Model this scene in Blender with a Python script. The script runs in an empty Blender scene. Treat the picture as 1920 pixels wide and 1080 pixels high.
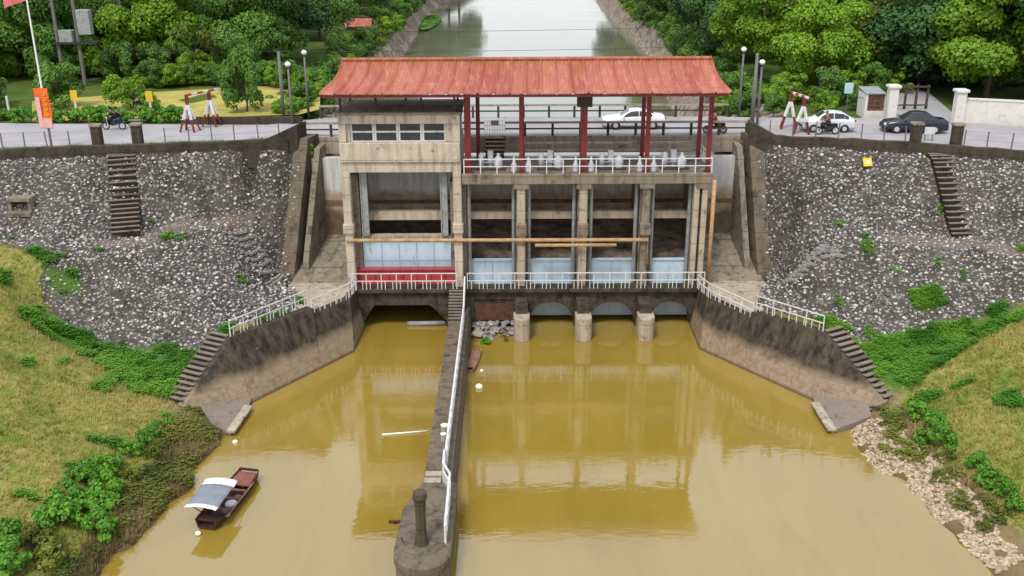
import bpy, math, random
import numpy as np
from mathutils import Vector, Matrix, Euler
R = math.radians
rng = random.Random(7)
nrg = np.random.default_rng(11)
scene = bpy.context.scene
col = scene.collection

# ------------------------------------------------------------------ camera, sky, sun, exposure
CAM_H, FPX, PITCH, ROLL = 27.15, 1850.0, R(20.5), R(0.25)
cp, sp = math.cos(PITCH), math.sin(PITCH)
Fv = Vector((0, cp, -sp)); r0 = Vector((1, 0, 0)); u0 = Vector((0, sp, cp))
Rv = r0*math.cos(ROLL) - u0*math.sin(ROLL)
Uv = u0*math.cos(ROLL) + r0*math.sin(ROLL)
CAM = Vector((0, 0, CAM_H))
cd = bpy.data.cameras.new('camera'); cam = bpy.data.objects.new('camera', cd); col.objects.link(cam)
cd.sensor_width = 36; cd.lens = FPX/1920*36; cd.clip_start = 0.5; cd.clip_end = 3000
m3 = Matrix((Rv, Uv, -Fv)).transposed()
cam.matrix_world = Matrix.Translation(CAM) @ m3.to_4x4()
scene.camera = cam

SUN_EL, SUN_AZ = R(58), R(205)       # azimuth clockwise from +Y: behind the camera, slightly left
w = bpy.data.worlds.new('World'); scene.world = w; w.use_nodes = True
nt = w.node_tree; nt.nodes.clear()
sky = nt.nodes.new('ShaderNodeTexSky'); sky.sky_type = 'NISHITA'; sky.sun_disc = False
sky.sun_elevation = SUN_EL; sky.sun_rotation = SUN_AZ
sky.air_density = 1.0; sky.dust_density = 2.0; sky.ozone_density = 1.0; sky.altitude = 0
hs = nt.nodes.new('ShaderNodeHueSaturation'); hs.inputs['Saturation'].default_value = 1.0
bg = nt.nodes.new('ShaderNodeBackground'); bg.inputs['Strength'].default_value = 0.15
wo = nt.nodes.new('ShaderNodeOutputWorld')
# an even cloud cover: the clear sky's glare round the sun and its dim far side are drawn together
v1 = nt.nodes.new('ShaderNodeVectorMath'); v1.operation = 'SCALE'; v1.inputs['Scale'].default_value = 0.15
gm = nt.nodes.new('ShaderNodeGamma'); gm.inputs['Gamma'].default_value = 0.22
v2 = nt.nodes.new('ShaderNodeVectorMath'); v2.operation = 'SCALE'; v2.inputs['Scale'].default_value = 4.8
nt.links.new(sky.outputs[0], hs.inputs['Color']); nt.links.new(hs.outputs[0], v1.inputs[0]); nt.links.new(v1.outputs[0], gm.inputs[0])
nt.links.new(gm.outputs[0], v2.inputs[0]); nt.links.new(v2.outputs[0], bg.inputs[0]); nt.links.new(bg.outputs[0], wo.inputs[0])
sd = bpy.data.lights.new('sun', 'SUN'); sun = bpy.data.objects.new('sun', sd); col.objects.link(sun)
sd.energy = 1.45; sd.angle = R(11); sd.color = (1.0, 0.95, 0.87)
sdir = Vector((math.sin(SUN_AZ)*math.cos(SUN_EL), math.cos(SUN_AZ)*math.cos(SUN_EL), math.sin(SUN_EL)))
sun.rotation_euler = sdir.to_track_quat('Z', 'Y').to_euler(); sun.location = (0, 0, 80)
scene.view_settings.view_transform = 'Standard'; scene.view_settings.look = 'None'
scene.view_settings.exposure = 0.95; scene.view_settings.gamma = 1.0
scene.cycles.max_bounces = 6; scene.cycles.diffuse_bounces = 3; scene.cycles.transparent_max_bounces = 6
scene.cycles.caustics_reflective = False; scene.cycles.caustics_refractive = False

def U(px, py, z=None, Y=None):
    """a measured point: the photo pixel on the level z or in the vertical plane Y"""
    d = Fv*FPX + Rv*(px-960) - Uv*(py-540)
    t = (z-CAM_H)/d.z if z is not None else Y/d.y
    return CAM + d*t

# ------------------------------------------------------------------ object helpers
def tag(o, label=None, cat=None, group=None, kind=None):
    if label: o['label'] = label
    if cat: o['category'] = cat
    if group: o['group'] = group
    if kind: o['kind'] = kind
    return o
def thing(name, label, cat, loc=(0, 0, 0), group=None, rz=0):
    o = bpy.data.objects.new(name, None); col.objects.link(o)
    o.location = loc; o.rotation_euler = (0, 0, rz); o.empty_display_size = .3
    return tag(o, label, cat, group)
def wloc(o):
    v = Vector((0, 0, 0))
    while o: v += o.location; o = o.parent
    return v
def dup(root, loc, rz=0, label=None, group=None, scale=None):
    r = root.copy(); col.objects.link(r); r.location = loc; r.rotation_euler = (0, 0, rz)
    if scale: r.scale = scale
    if label: r['label'] = label
    if group: r['group'] = group
    for ch in list(root.children):
        c = ch.copy(); col.objects.link(c); c.parent = r
        for g in list(ch.children):
            d = g.copy(); col.objects.link(d); d.parent = c
    return r

class MB:
    def __init__(s): s.v = []; s.f = []
    def add(s, vs, fs):
        n = len(s.v); s.v += [tuple(p) for p in vs]; s.f += [tuple(i+n for i in q) for q in fs]; return s
    def box(s, x0, x1, y0, y1, z0, z1):
        return s.add([(x0,y0,z0),(x1,y0,z0),(x1,y1,z0),(x0,y1,z0),(x0,y0,z1),(x1,y0,z1),(x1,y1,z1),(x0,y1,z1)],
                     [(0,3,2,1),(4,5,6,7),(0,1,5,4),(1,2,6,5),(2,3,7,6),(3,0,4,7)])
    def bbox(s, x0, x1, y0, y1, z0, z1, b=.03):
        """box with chamfered upright corners and top edge"""
        def ring(i, z): return [(x0+b+i,y0+i,z),(x1-b-i,y0+i,z),(x1-i,y0+b+i,z),(x1-i,y1-b-i,z),(x1-b-i,y1-i,z),(x0+b+i,y1-i,z),(x0+i,y1-b-i,z),(x0+i,y0+b+i,z)]
        return s.loft([ring(0, z0), ring(0, z1-b), ring(b, z1)], True, True)
    def obox(s, c, sx, sy, sz, rz=0, rx=0, ry=0):
        M = Euler((rx, ry, rz)).to_matrix(); c = Vector(c)
        vs = [c + M @ Vector((x*sx/2, y*sy/2, z*sz/2)) for z in (-1,1) for x, y in ((-1,-1),(1,-1),(1,1),(-1,1))]
        return s.add(vs, [(0,3,2,1),(4,5,6,7),(0,1,5,4),(1,2,6,5),(2,3,7,6),(3,0,4,7)])
    def loft(s, rings, cap0=False, cap1=False, closed=True):
        n = len(rings[0]); vs = [p for r in rings for p in r]; fs = []
        for i in range(len(rings)-1):
            for j in range(n if closed else n-1):
                k = (j+1) % n
                fs.append((i*n+j, i*n+k, (i+1)*n+k, (i+1)*n+j))
        if cap0: fs.append(tuple(range(n-1, -1, -1)))
        if cap1: fs.append(tuple((len(rings)-1)*n+j for j in range(n)))
        return s.add(vs, fs)
    def tube(s, pts, r, n=8, r1=None):
        pts = [Vector(p) for p in pts]; rings = []
        for i, p in enumerate(pts):
            d = (pts[min(i+1, len(pts)-1)] - pts[max(i-1, 0)]).normalized()
            a = d.orthogonal().normalized() if abs(d.z) > .999 else d.cross(Vector((0,0,1))).normalized()
            b = d.cross(a).normalized()
            rr = r if r1 is None else r + (r1-r)*i/(len(pts)-1)
            rings.append([p + a*(rr*math.cos(2*math.pi*k/n)) + b*(rr*math.sin(2*math.pi*k/n)) for k in range(n)])
        return s.loft(rings, True, True)
    def bar(s, p0, p1, w, h):
        p0, p1 = Vector(p0), Vector(p1); d = (p1-p0).normalized()
        a = Vector((1,0,0)) if abs(d.z) > .98 else d.cross(Vector((0,0,1))).normalized()
        b = a.cross(d).normalized()
        rg = [[p + a*x*w/2 + b*y*h/2 for x, y in ((-1,-1),(1,-1),(1,1),(-1,1))] for p in (p0, p1)]
        return s.loft(rg, True, True)
    def prism(s, poly, z0, z1):
        return s.loft([[(x,y,z0) for x,y in poly], [(x,y,z1) for x,y in poly]], True, True)
    def lathe(s, c, prof, n=14):
        rings = [[(c[0]+r*math.cos(2*math.pi*k/n), c[1]+r*math.sin(2*math.pi*k/n), c[2]+z) for k in range(n)] for r, z in prof]
        return s.loft(rings, True, True)
    def ball(s, c, r, n=10, sq=(1,1,1)):
        prof = [(math.sin(math.pi*i/n), -math.cos(math.pi*i/n)) for i in range(n+1)]
        m = 2*n
        rings = [[(c[0]+r*sq[0]*max(a,.02)*math.cos(2*math.pi*k/m), c[1]+r*sq[1]*max(a,.02)*math.sin(2*math.pi*k/m), c[2]+r*sq[2]*b) for k in range(m)] for a, b in prof]
        return s.loft(rings, True, True)
    def build(s, name, mat, parent=None, smooth=False, local=False):
        me = bpy.data.meshes.new(name)
        off = Vector((0,0,0)) if (parent is None or local) else wloc(parent)
        me.from_pydata([(x-off.x, y-off.y, z-off.z) for x, y, z in s.v], [], s.f)
        if mat: me.materials.append(mat)
        if smooth: me.polygons.foreach_set('use_smooth', [True]*len(me.polygons))
        me.validate(); me.update()
        o = bpy.data.objects.new(name, me); col.objects.link(o)
        if parent: o.parent = parent
        return o

# ------------------------------------------------------------------ materials
class NT:
    def __init__(s, name):
        s.m = bpy.data.materials.new(name); s.m.use_nodes = True; s.t = s.m.node_tree
        s.b = s.t.nodes['Principled BSDF']; s.out = s.t.nodes['Material Output']
        g = s.t.nodes.new('ShaderNodeNewGeometry'); s.pos = g.outputs['Position']; s.nrm = g.outputs['Normal']
        tc = s.t.nodes.new('ShaderNodeTexCoord'); s.obj = tc.outputs['Object']
    def link(s, a, b): s.t.links.new(a, b)
    def inp(s, sock, v):
        if isinstance(v, bpy.types.NodeSocket): s.link(v, sock)
        elif isinstance(v, (tuple, list)) and len(v) == 3 and sock.type == 'RGBA': sock.default_value = (*v, 1)
        else: sock.default_value = v
    def scale(s, v, k):
        n = s.t.nodes.new('ShaderNodeVectorMath'); n.operation = 'MULTIPLY'; s.inp(n.inputs[0], v); n.inputs[1].default_value = k; return n.outputs[0]
    def vadd(s, v, k):
        n = s.t.nodes.new('ShaderNodeVectorMath'); n.operation = 'ADD'; s.inp(n.inputs[0], v); s.inp(n.inputs[1], k); return n.outputs[0]
    def noise(s, sc, det=4, vec=None, rough=.6, dist=0, color=False):
        n = s.t.nodes.new('ShaderNodeTexNoise'); n.inputs['Scale'].default_value = sc; n.inputs['Detail'].default_value = det
        n.inputs['Roughness'].default_value = rough; n.inputs['Distortion'].default_value = dist
        s.link(vec if vec is not None else s.pos, n.inputs['Vector']); return n.outputs['Color' if color else 'Fac']
    def vor(s, sc, vec=None, feat='F1', out='Distance', rnd=1.0):
        n = s.t.nodes.new('ShaderNodeTexVoronoi'); n.feature = feat; n.inputs['Scale'].default_value = sc; n.inputs['Randomness'].default_value = rnd
        s.link(vec if vec is not None else s.pos, n.inputs['Vector']); return n.outputs[out]
    def ramp(s, fac, stops, interp='LINEAR'):
        n = s.t.nodes.new('ShaderNodeValToRGB'); n.color_ramp.interpolation = interp
        el = n.color_ramp.elements
        while len(el) < len(stops): el.new(.5)
        for e, (p, c) in zip(el, stops):
            e.position = p; e.color = (c, c, c, 1) if isinstance(c, (int, float)) else (*c, 1)
        s.inp(n.inputs[0], fac); return n.outputs[0]
    def mix(s, f, a, b, mode='MIX'):
        n = s.t.nodes.new('ShaderNodeMix'); n.data_type = 'RGBA'; n.blend_type = mode
        s.inp(n.inputs[0], f); s.inp(n.inputs[6], a); s.inp(n.inputs[7], b); return n.outputs[2]
    def math(s, op, a, b=0.0, c=None):
        n = s.t.nodes.new('ShaderNodeMath'); n.operation = op; s.inp(n.inputs[0], a); s.inp(n.inputs[1], b)
        if c is not None: s.inp(n.inputs[2], c)
        return n.outputs[0]
    def sep(s, v):
        n = s.t.nodes.new('ShaderNodeSeparateXYZ'); s.link(v, n.inputs[0]); return n.outputs
    def rng(s, v, a, b, c=0., d=1.):
        n = s.t.nodes.new('ShaderNodeMapRange'); s.inp(n.inputs[0], v)
        for i, x in enumerate((a, b, c, d)): n.inputs[i+1].default_value = x
        return n.outputs[0]
    def attr(s, nm, out='Fac'):
        n = s.t.nodes.new('ShaderNodeAttribute'); n.attribute_name = nm; return n.outputs[out]
    def oinfo(s):
        n = s.t.nodes.new('ShaderNodeObjectInfo'); return n.outputs['Random']
    def bump(s, h, st=.5, d=.05):
        n = s.t.nodes.new('ShaderNodeBump'); n.inputs['Strength'].default_value = st; n.inputs['Distance'].default_value = d
        s.inp(n.inputs['Height'], h); s.link(n.outputs[0], s.b.inputs['Normal'])
    def fin(s, colr, rough=.8, spec=.3, metal=0):
        s.inp(s.b.inputs['Base Color'], colr); s.inp(s.b.inputs['Roughness'], rough)
        s.b.inputs['Specular IOR Level'].default_value = spec; s.b.inputs['Metallic'].default_value = metal
        return s.m

def concrete(name, base, dark, amount=.5, streak=.5, moss=0., rough=.9):
    n = NT(name)
    big = n.noise(.45, 6, rough=.65); fine = n.noise(5, 5); grain = n.noise(22, 3)
    c = n.mix(n.ramp(big, [(.35, 0), (.7, 1)]), base, tuple(x*.72 for x in base))
    c = n.mix(n.ramp(fine, [(.3, 0), (.75, .55)]), c, tuple(x*1.18 for x in base))
    st = n.noise(1.0, 5, n.scale(n.pos, (2.6, 2.6, .22)), rough=.7)
    c = n.mix(n.ramp(st, [(.62-.3*streak, 0), (.72, min(1, .35+streak*.6))]), c, dark)
    blot = n.noise(1.3, 8, rough=.72)
    c = n.mix(n.ramp(blot, [(.68-.35*amount, 0), (.74-.2*amount, .85)]), c, dark)
    if moss:
        c = n.mix(n.ramp(n.noise(.8, 6), [(.62-.2*moss, 0), (.72, .7)]), c, (.045, .06, .02))
    c = n.mix(n.ramp(grain, [(.3, .25), (.6, 0)]), c, tuple(x*.4 for x in base))
    jz = n.math('FRACT', n.math('MULTIPLY', n.math('ADD', n.sep(n.pos)[2], n.math('MULTIPLY', fine, .03)), .83))
    c = n.mix(n.ramp(jz, [(0, .6), (.03, .6), (.045, 0)]), c, dark)
    n.bump(n.math('ADD', n.math('MULTIPLY', fine, .6), grain), .35, .03)
    return n.fin(c, rough, .2)
def plain(name, c, rough=.5, var=.25, spec=.4, metal=0, dirt=None, obj=True):
    n = NT(name); p = n.obj if obj else n.pos
    k = n.noise(3, 5, p, rough=.7)
    cc = n.mix(n.ramp(k, [(.35, 0), (.72, 1)]), c, tuple(x*(1-var) for x in c))
    if dirt:
        cc = n.mix(n.ramp(n.noise(2.2, 8, p, rough=.75), [(.52, 0), (.68, .8)]), cc, dirt)
    return n.fin(cc, rough, spec, metal)

M = {}
M['tan'] = concrete('gatehouse_render', (.54, .465, .38), (.075, .055, .042), .30, .52)
M['conc'] = concrete('grey_concrete', (.25, .21, .16), (.045, .038, .028), .45, .5)
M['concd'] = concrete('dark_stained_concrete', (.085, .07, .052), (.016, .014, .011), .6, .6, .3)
M['pale'] = concrete('pale_concrete', (.44, .37, .29), (.07, .055, .04), .36, .5)
M['wall'] = concrete('wing_concrete', (.17, .135, .10), (.035, .028, .02), .45, .5, .15)
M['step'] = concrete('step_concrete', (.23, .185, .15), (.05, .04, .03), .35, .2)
M['kerb'] = concrete('mossy_wall', (.075, .06, .045), (.02, .018, .012), .5, .6, .45)
M['riser'] = concrete('stained_shaded_black', (.030, .025, .02), (.01, .009, .008), .5, .5)  # staining plus the shade of step gaps and lock interior, put into the colour
M['bridge'] = concrete('bridge_concrete', (.36, .31, .25), (.07, .055, .04), .3, .4)
def trainwall():
    n = NT('training_wall_concrete'); z = n.sep(n.pos)[2]
    big = n.noise(.5, 6); fine = n.noise(4, 6)
    up = n.mix(n.ramp(n.noise(1, 6, n.scale(n.pos, (2.6, 2.6, .12)), rough=.7), [(.36, 0), (.64, 1)]), (.016, .013, .009), (.085, .068, .046))
    lo = n.mix(n.ramp(fine, [(.3, 0), (.7, 1)]), (.18, .135, .088), (.30, .225, .15))
    lo = n.mix(n.ramp(n.noise(1.1, 8, rough=.7), [(.54, 0), (.7, .8)]), lo, (.085, .065, .045))
    zz = n.math('ADD', z, n.math('MULTIPLY', n.math('SUBTRACT', big, .5), 1.1))
    c = n.mix(n.rng(zz, 1.2, 1.75), lo, up)
    c = n.mix(n.rng(z, .02, .22, .8, 0), c, (.035, .027, .015))
    c = n.mix(n.ramp(n.noise(1.7, 7, rough=.75), [(.66, 0), (.7, .7)]), c, (.36, .29, .21))
    ln = n.math('FRACT', n.math('MULTIPLY', z, 1.6))
    c = n.mix(n.ramp(ln, [(.0, .5), (.05, 0)]), c, (.04, .03, .02))
    n.bump(n.math('ADD', fine, n.noise(18, 3)), .4, .03)
    return n.fin(c, .85, .25)
M['train'] = trainwall()
def roofm():
    n = NT('red_sheet_roof')
    x, y, z = n.sep(n.pos)
    pan = n.math('FLOOR', n.math('DIVIDE', x, .95))
    wn = n.t.nodes.new('ShaderNodeTexWhiteNoise'); wn.noise_dimensions = '1D'; n.link(pan, wn.inputs['W'])
    c = n.mix(wn.outputs['Value'], (.28, .066, .05), (.39, .13, .095))
    pale = n.noise(1.2, 6, n.scale(n.pos, (2.2, .7, .7)), rough=.7)
    c = n.mix(n.ramp(pale, [(.48, 0), (.72, .8)]), c, (.48, .23, .185))
    rust = n.noise(.8, 8, n.scale(n.pos, (2.6, .45, .45)), rough=.75)
    c = n.mix(n.ramp(rust, [(.49, 0), (.62, .7)]), c, (.33, .12, .05))
    edge = n.rng(z, 17.4, 18.3)
    c = n.mix(n.math('MULTIPLY', n.ramp(n.noise(1.5, 7, n.scale(n.pos, (2.5, .6, .6))), [(.45, 0), (.6, .9)]), edge), c, (.25, .09, .025))
    sp_ = n.noise(9, 3); c = n.mix(n.ramp(sp_, [(.66, 0), (.72, .6)]), c, (.16, .05, .03))
    rows = n.math('SINE', n.math('MULTIPLY', z, 38)); dots = n.math('MULTIPLY', n.ramp(n.noise(7, 3), [(.5, 0), (.62, 1)]), n.rng(rows, .2, .9)); c = n.mix(n.math('MULTIPLY', dots, .55), c, (.22, .06, .04))
    n.bump(n.noise(3, 3), .25, .04)
    return n.fin(c, .6, .3)
M['roof'] = roofm()
M['red'] = plain('maroon_paint', (.20, .018, .022), .45, .45, .4)
M['redbeam'] = plain('bright_red_paint', (.46, .06, .07), .5, .35, .4, dirt=(.14, .04, .03))
M['white'] = plain('white_paint', (.66, .66, .66), .5, .2, .3, dirt=(.33, .30, .26))
M['hoist'] = plain('silver_white_paint', (.50, .53, .57), .4, .2, .4)
def gatem():
    n = NT('pale_blue_gate_paint'); x, y, z = n.sep(n.pos)
    c = n.mix(n.ramp(n.noise(1, 6, n.scale(n.pos, (2.5, 2.5, .35)), rough=.7), [(.35, 0), (.7, 1)]), (.40, .52, .63), (.50, .60, .70))
    c = n.mix(n.ramp(n.noise(2.4, 8, rough=.75), [(.58, 0), (.68, .55)]), c, (.20, .22, .22))
    c = n.mix(n.rng(z, .1, 1.6, .45, 0), c, (.16, .19, .17))
    c = n.mix(n.ramp(n.noise(1.6, 7, n.scale(n.pos, (3, 3, .5))), [(.64, 0), (.72, .6)]), c, (.30, .17, .07))
    return n.fin(c, .55, .3)
M['gate'] = gatem()
M['guide'] = plain('grey_steel_guide', (.30, .32, .33), .5, .35, .4, dirt=(.12, .09, .07))
def rustm():
    n = NT('rusty_orange_pipe')
    c = n.mix(n.ramp(n.noise(2, 8, n.scale(n.pos, (1, 2, 2)), rough=.75), [(.35, 0), (.65, 1)]), (.30, .155, .055), (.48, .34, .20))
    c = n.mix(n.ramp(n.noise(5, 6), [(.6, 0), (.7, .7)]), c, (.14, .06, .025))
    return n.fin(c, .7, .3)
M['rust'] = rustm()
M['dark'] = plain('dark_metal', (.03, .028, .027), .6, .3)
M['greypost'] = plain('grey_post', (.16, .15, .14), .7, .35)
M['lamp'] = plain('lamp_globe', (.75, .77, .75), .3, .05)
M['woodd'] = plain('dark_boat_wood', (.075, .03, .022), .6, .5, .3, dirt=(.03, .018, .015))
M['woodr'] = plain('red_deck_wood', (.23, .085, .07), .65, .4, .3, dirt=(.12, .05, .04))
M['canv'] = plain('grey_canopy_cloth', (.21, .23, .27), .8, .2, .2)
M['canw'] = plain('white_canopy_cloth', (.75, .75, .73), .8, .1, .2)
M['glass'] = plain('dark_window_glass', (.035, .042, .045), .12, .5, .5)
M['tyre'] = plain('black_rubber', (.015, .015, .016), .8, .2, .2)
M['rim'] = plain('silver_rim', (.45, .46, .48), .35, .1, .5)
M['carw'] = plain('white_car_paint', (.78, .78, .80), .25, .03, .5)
M['cars'] = plain('silver_white_car_paint', (.62, .64, .67), .25, .04, .5)
M['carb'] = plain('dark_blue_black_car_paint', (.018, .023, .035), .2, .1, .5)
M['carg'] = plain('car_glass', (.02, .025, .03), .08, .2, .6)
M['light'] = plain('lamp_lens', (.7, .7, .68), .15, .05, .6)
M['tail'] = plain('red_lens', (.45, .02, .02), .2, .1, .5)
M['skin'] = plain('skin', (.42, .24, .16), .6, .1, .3)
M['cblack'] = plain('black_cloth', (.018, .018, .022), .9, .3, .2)
M['cblue'] = plain('blue_jeans_cloth', (.05, .08, .15), .9, .3, .2)
M['cbrown'] = plain('brown_jacket_cloth', (.20, .13, .08), .9, .3, .2)
M['orange'] = plain('banner_cloth', (.78, .14, .03), .8, .12, .2)
M['yel'] = plain('yellow_paint', (.70, .47, .03), .6, .2, .3)
M['bluesign'] = plain('pale_blue_sign', (.42, .58, .68), .4, .1, .4)
M['wwall'] = plain('white_washed_wall', (.64, .62, .58), .85, .12, .2, dirt=(.42, .39, .34), obj=False)
M['brownlat'] = plain('brown_lattice_wood', (.20, .075, .03), .6, .4, .3)
M['foam'] = plain('white_foam', (.82, .80, .72), .8, .08, .2)
M['bark'] = plain('bark', (.085, .065, .048), .9, .4, .1)
M['pebble'] = plain('grey_rock', (.16, .14, .125), .9, .5, .15)
M['tan_pontoon'] = plain('faded_brown_wood', (.29, .17, .125), .8, .35, .2, dirt=(.13, .09, .07))
def asphalt():
    n = NT('asphalt')
    c = n.mix(n.ramp(n.noise(.35, 6), [(.35, 0), (.7, 1)]), (.285, .275, .285), (.375, .36, .375))
    c = n.mix(n.ramp(n.noise(30, 3), [(.3, .35), (.6, 0)]), c, (.18, .17, .18))
    c = n.mix(n.ramp(n.noise(.9, 7, n.scale(n.pos, (.35, 1.6, 1))), [(.55, 0), (.7, .45)]), c, (.22, .205, .21))
    return n.fin(c, .85, .25)
M['road'] = asphalt()
def waterm(name, c1, c2, rough, spec, bscale, bst, drift, ior=1.5):
    n = NT(name)
    c = n.mix(n.ramp(n.noise(drift, 5, n.scale(n.pos, (1, .45, 1)), dist=.6), [(.3, 0), (.7, 1)]), c1, c2)
    h = n.noise(bscale, 3, n.scale(n.pos, (1, 2.2, 1)))
    n.bump(h, bst, .05)
    n.b.inputs['IOR'].default_value = ior
    c = n.mix(n.math('MULTIPLY', n.ramp(n.noise(.22, 7, n.scale(n.pos, (1.6, .35, 1)), rough=.7, dist=1.2), [(.45, 0), (.7, 1)]), .35), c, tuple(x*.72 for x in c1))
    rr = n.math('ADD', rough, n.math('MULTIPLY', n.ramp(n.noise(.16, 6, n.scale(n.pos, (.5, 1.3, 1)), dist=.8), [(.4, 0), (.65, 1)]), .07))
    return n.fin(c, rr, spec)
M['wlow'] = waterm('muddy_water', (.24, .165, .024), (.295, .205, .036), .025, .9, .9, .10, .12, 1.8)
M['wup'] = waterm('canal_water', (.14, .145, .10), (.17, .17, .12), .05, .7, .8, .09, .1)

def leafm(name, a, b, tr=.25):
    n = NT(name)
    t = n.attr('tint'); o = n.oinfo()
    c = n.mix(t, a, b)
    c = n.mix(n.math('MULTIPLY', o, .45), c, tuple(x*.55 for x in a))
    n.inp(n.b.inputs['Base Color'], c); n.b.inputs['Roughness'].default_value = .55; n.b.inputs['Specular IOR Level'].default_value = .25
    tl = n.t.nodes.new('ShaderNodeBsdfTranslucent'); n.link(c, tl.inputs['Color'])
    mx = n.t.nodes.new('ShaderNodeMixShader'); mx.inputs[0].default_value = tr
    n.link(n.b.outputs[0], mx.inputs[1]); n.link(tl.outputs[0], mx.inputs[2]); n.link(mx.outputs[0], n.out.inputs['Surface'])
    return n.m
M['leaf_dark'] = leafm('dark_leaves', (.022, .08, .026), (.10, .225, .055))
M['leaf_mid'] = leafm('mid_leaves', (.045, .13, .02), (.17, .32, .05))
M['leaf_bright'] = leafm('bright_leaves', (.09, .21, .012), (.25, .43, .03))
M['leaf_olive'] = leafm('olive_leaves', (.075, .115, .018), (.25, .27, .045))
M['leaf_lush'] = leafm('lush_weed_leaves', (.06, .21, .018), (.22, .45, .05))
M['grass_dry'] = leafm('dry_grass_blades', (.21, .25, .035), (.52, .41, .14), .3)
M['grass_brown'] = leafm('brown_weed_blades', (.19, .145, .065), (.42, .32, .16), .3)
# ------------------------------------------------------------------ terrain below the road
def ctrl(pts): return [tuple(U(a, b, z=c)) for a, b, c in pts]
def xy(px, py, z): p = U(px, py, z=z); return (p.x, p.y)
CTRL = {}
CTRL['L'] = ctrl([(0,308,11.4),(110,303,11.4),(215,299,11.4),(300,293,11.4),(380,289,11.4),(460,287,11.4),(540,284,11.4),(585,282,11.4),
    (0,455,7.5),(100,462,7.4),(230,437,7.4),(300,425,7.4),(400,408,7.5),(480,392,7.6),
    (60,478,7.3),(180,458,7.3),(240,458,7.3),(320,440,7.3),(400,426,7.3),
    (-60,470,7.4),(0,500,7.2),(0,540,6.8),(90,495,7.0),(75,525,6.2),(80,565,4.9),(130,620,3.4),(185,660,2.4),(240,658,2.3),(300,657,2.3),(360,657,2.3),
    (545,515,3.4),(560,470,5.2),(575,380,8.6),(420,445,6.9),(470,485,5.0),(520,535,3.3),
    (300,560,4.6),(200,560,4.9),(400,560,4.2),(470,580,3.4),(430,615,3.2),(560,560,3.1),
    (0,600,5.6),(0,700,4.2),(0,800,3.1),(0,900,2.2),(0,990,1.3),(-60,1080,.9),(100,650,3.6),(200,720,2.2),(100,760,2.6),(200,800,1.9),(100,900,1.7),(300,760,1.2),
    (330,790,1.0),(240,860,1.0),(160,930,1.0),(60,1010,1.0),
    (345,765,.6),(400,795,.05),(432,806,-.25),(375,775,.25),(395,850,0),(345,925,-.02),(290,985,0),(215,1080,-.02),
    (520,830,-1.2),(470,900,-1.2),(420,980,-1.3),(340,1080,-1.3),(700,1080,-1.6),(700,800,-1.6),(600,740,-1.4)])
CTRL['L'] += [(-19.6,52.6,1.5),(-18.6,55.6,2.9),(-20.2,51,.75),(-14.6,61.2,3.1),(-17,57.4,3.2),(-45,66,11.4),(-60,63,11.4),(-45,60,7.4),(-60,56,7.4),(-45,50,6),(-60,48,6.2),(-45,36,3),(-60,34,3.2),(-24,28,.9),(-19,28,0),(-15,26,-1.4),(-40,20,2),(-60,18,2.5)]
CTRL['R'] = ctrl([(1410,279,11.4),(1500,284,11.4),(1600,288,11.5),(1680,291,11.5),(1740,295,11.5),(1830,302,11.5),(1920,310,11.5),
    (1440,395,8),(1560,430,7.5),(1650,432,7.4),(1740,438,7.4),(1815,447,7.4),(1920,462,7.4),
    (1580,448,7.3),(1650,447,7.3),(1740,455,7.3),(1830,463,7.3),(1920,480,7.2),(1980,500,7.2),
    (1425,515,3.4),(1415,470,5.2),(1402,380,8.6),(1540,465,6.9),(1500,495,5.0),(1465,530,3.3),
    (1600,560,4.4),(1700,560,4.6),(1800,560,4.8),(1500,585,3.3),(1550,612,3.1),(1440,560,3.1),
    (1595,655,2.4),(1650,655,2.4),(1720,650,2.5),(1800,625,3.1),(1900,585,4.6),
    (1920,620,4.7),(1920,700,3.5),(1920,800,2.3),(1920,880,1.5),(1980,960,.9),(1800,700,2.5),(1740,730,1.6),(1800,780,1.7),(1690,745,1.1),(1700,780,1.0),(1760,840,1.0),(1850,920,.9),(1920,980,.8),
    (1655,760,.6),(1640,778,.4),(1600,800,.05),(1562,808,-.2),(1622,775,.25),(1600,845,0),(1640,880,-.02),(1740,960,0),(1800,1015,-.02),(1870,1080,0),
    (1680,840,.55),(1780,920,.5),(1860,990,.45),(1940,1060,.4),
    (1480,830,-1.2),(1540,900,-1.2),(1640,980,-1.3),(1740,1080,-1.3),(1200,1080,-1.6),(1200,800,-1.6),(1400,740,-1.4)])
CTRL['R'] += [(21.9,52.6,1.5),(20.8,55.8,2.9),(22.6,51,.75),(16.6,61.2,3.1),(19.2,57.4,3.2),(45,62,11.5),(60,56,11.5),(45,57,7.4),(60,52,7.4),(45,46,5),(60,44,5.5),(45,34,2),(60,32,2.5),(27,28,.8),(22.6,28,0),(18,26,-1.4),(42,20,1.6),(60,18,2)]
def rbf(pts):
    P = np.array(pts); A = P[:, :2]; z = P[:, 2]
    D = np.linalg.norm(A[:, None]-A[None], axis=2)
    n = len(P); K = np.zeros((n+3, n+3)); K[:n, :n] = D - np.eye(n)*.03
    K[:n, n] = 1; K[:n, n+1:] = A; K[n, :n] = 1; K[n+1:, :n] = A.T
    wv = np.linalg.solve(K, np.concatenate([z, np.zeros(3)]))
    def f(X, Y):
        X = np.asarray(X, float); Y = np.asarray(Y, float)
        o = wv[n] + wv[n+1]*X + wv[n+2]*Y
        for i in range(n): o = o + wv[i]*np.hypot(X-A[i, 0], Y-A[i, 1])
        return o
    return f

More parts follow.
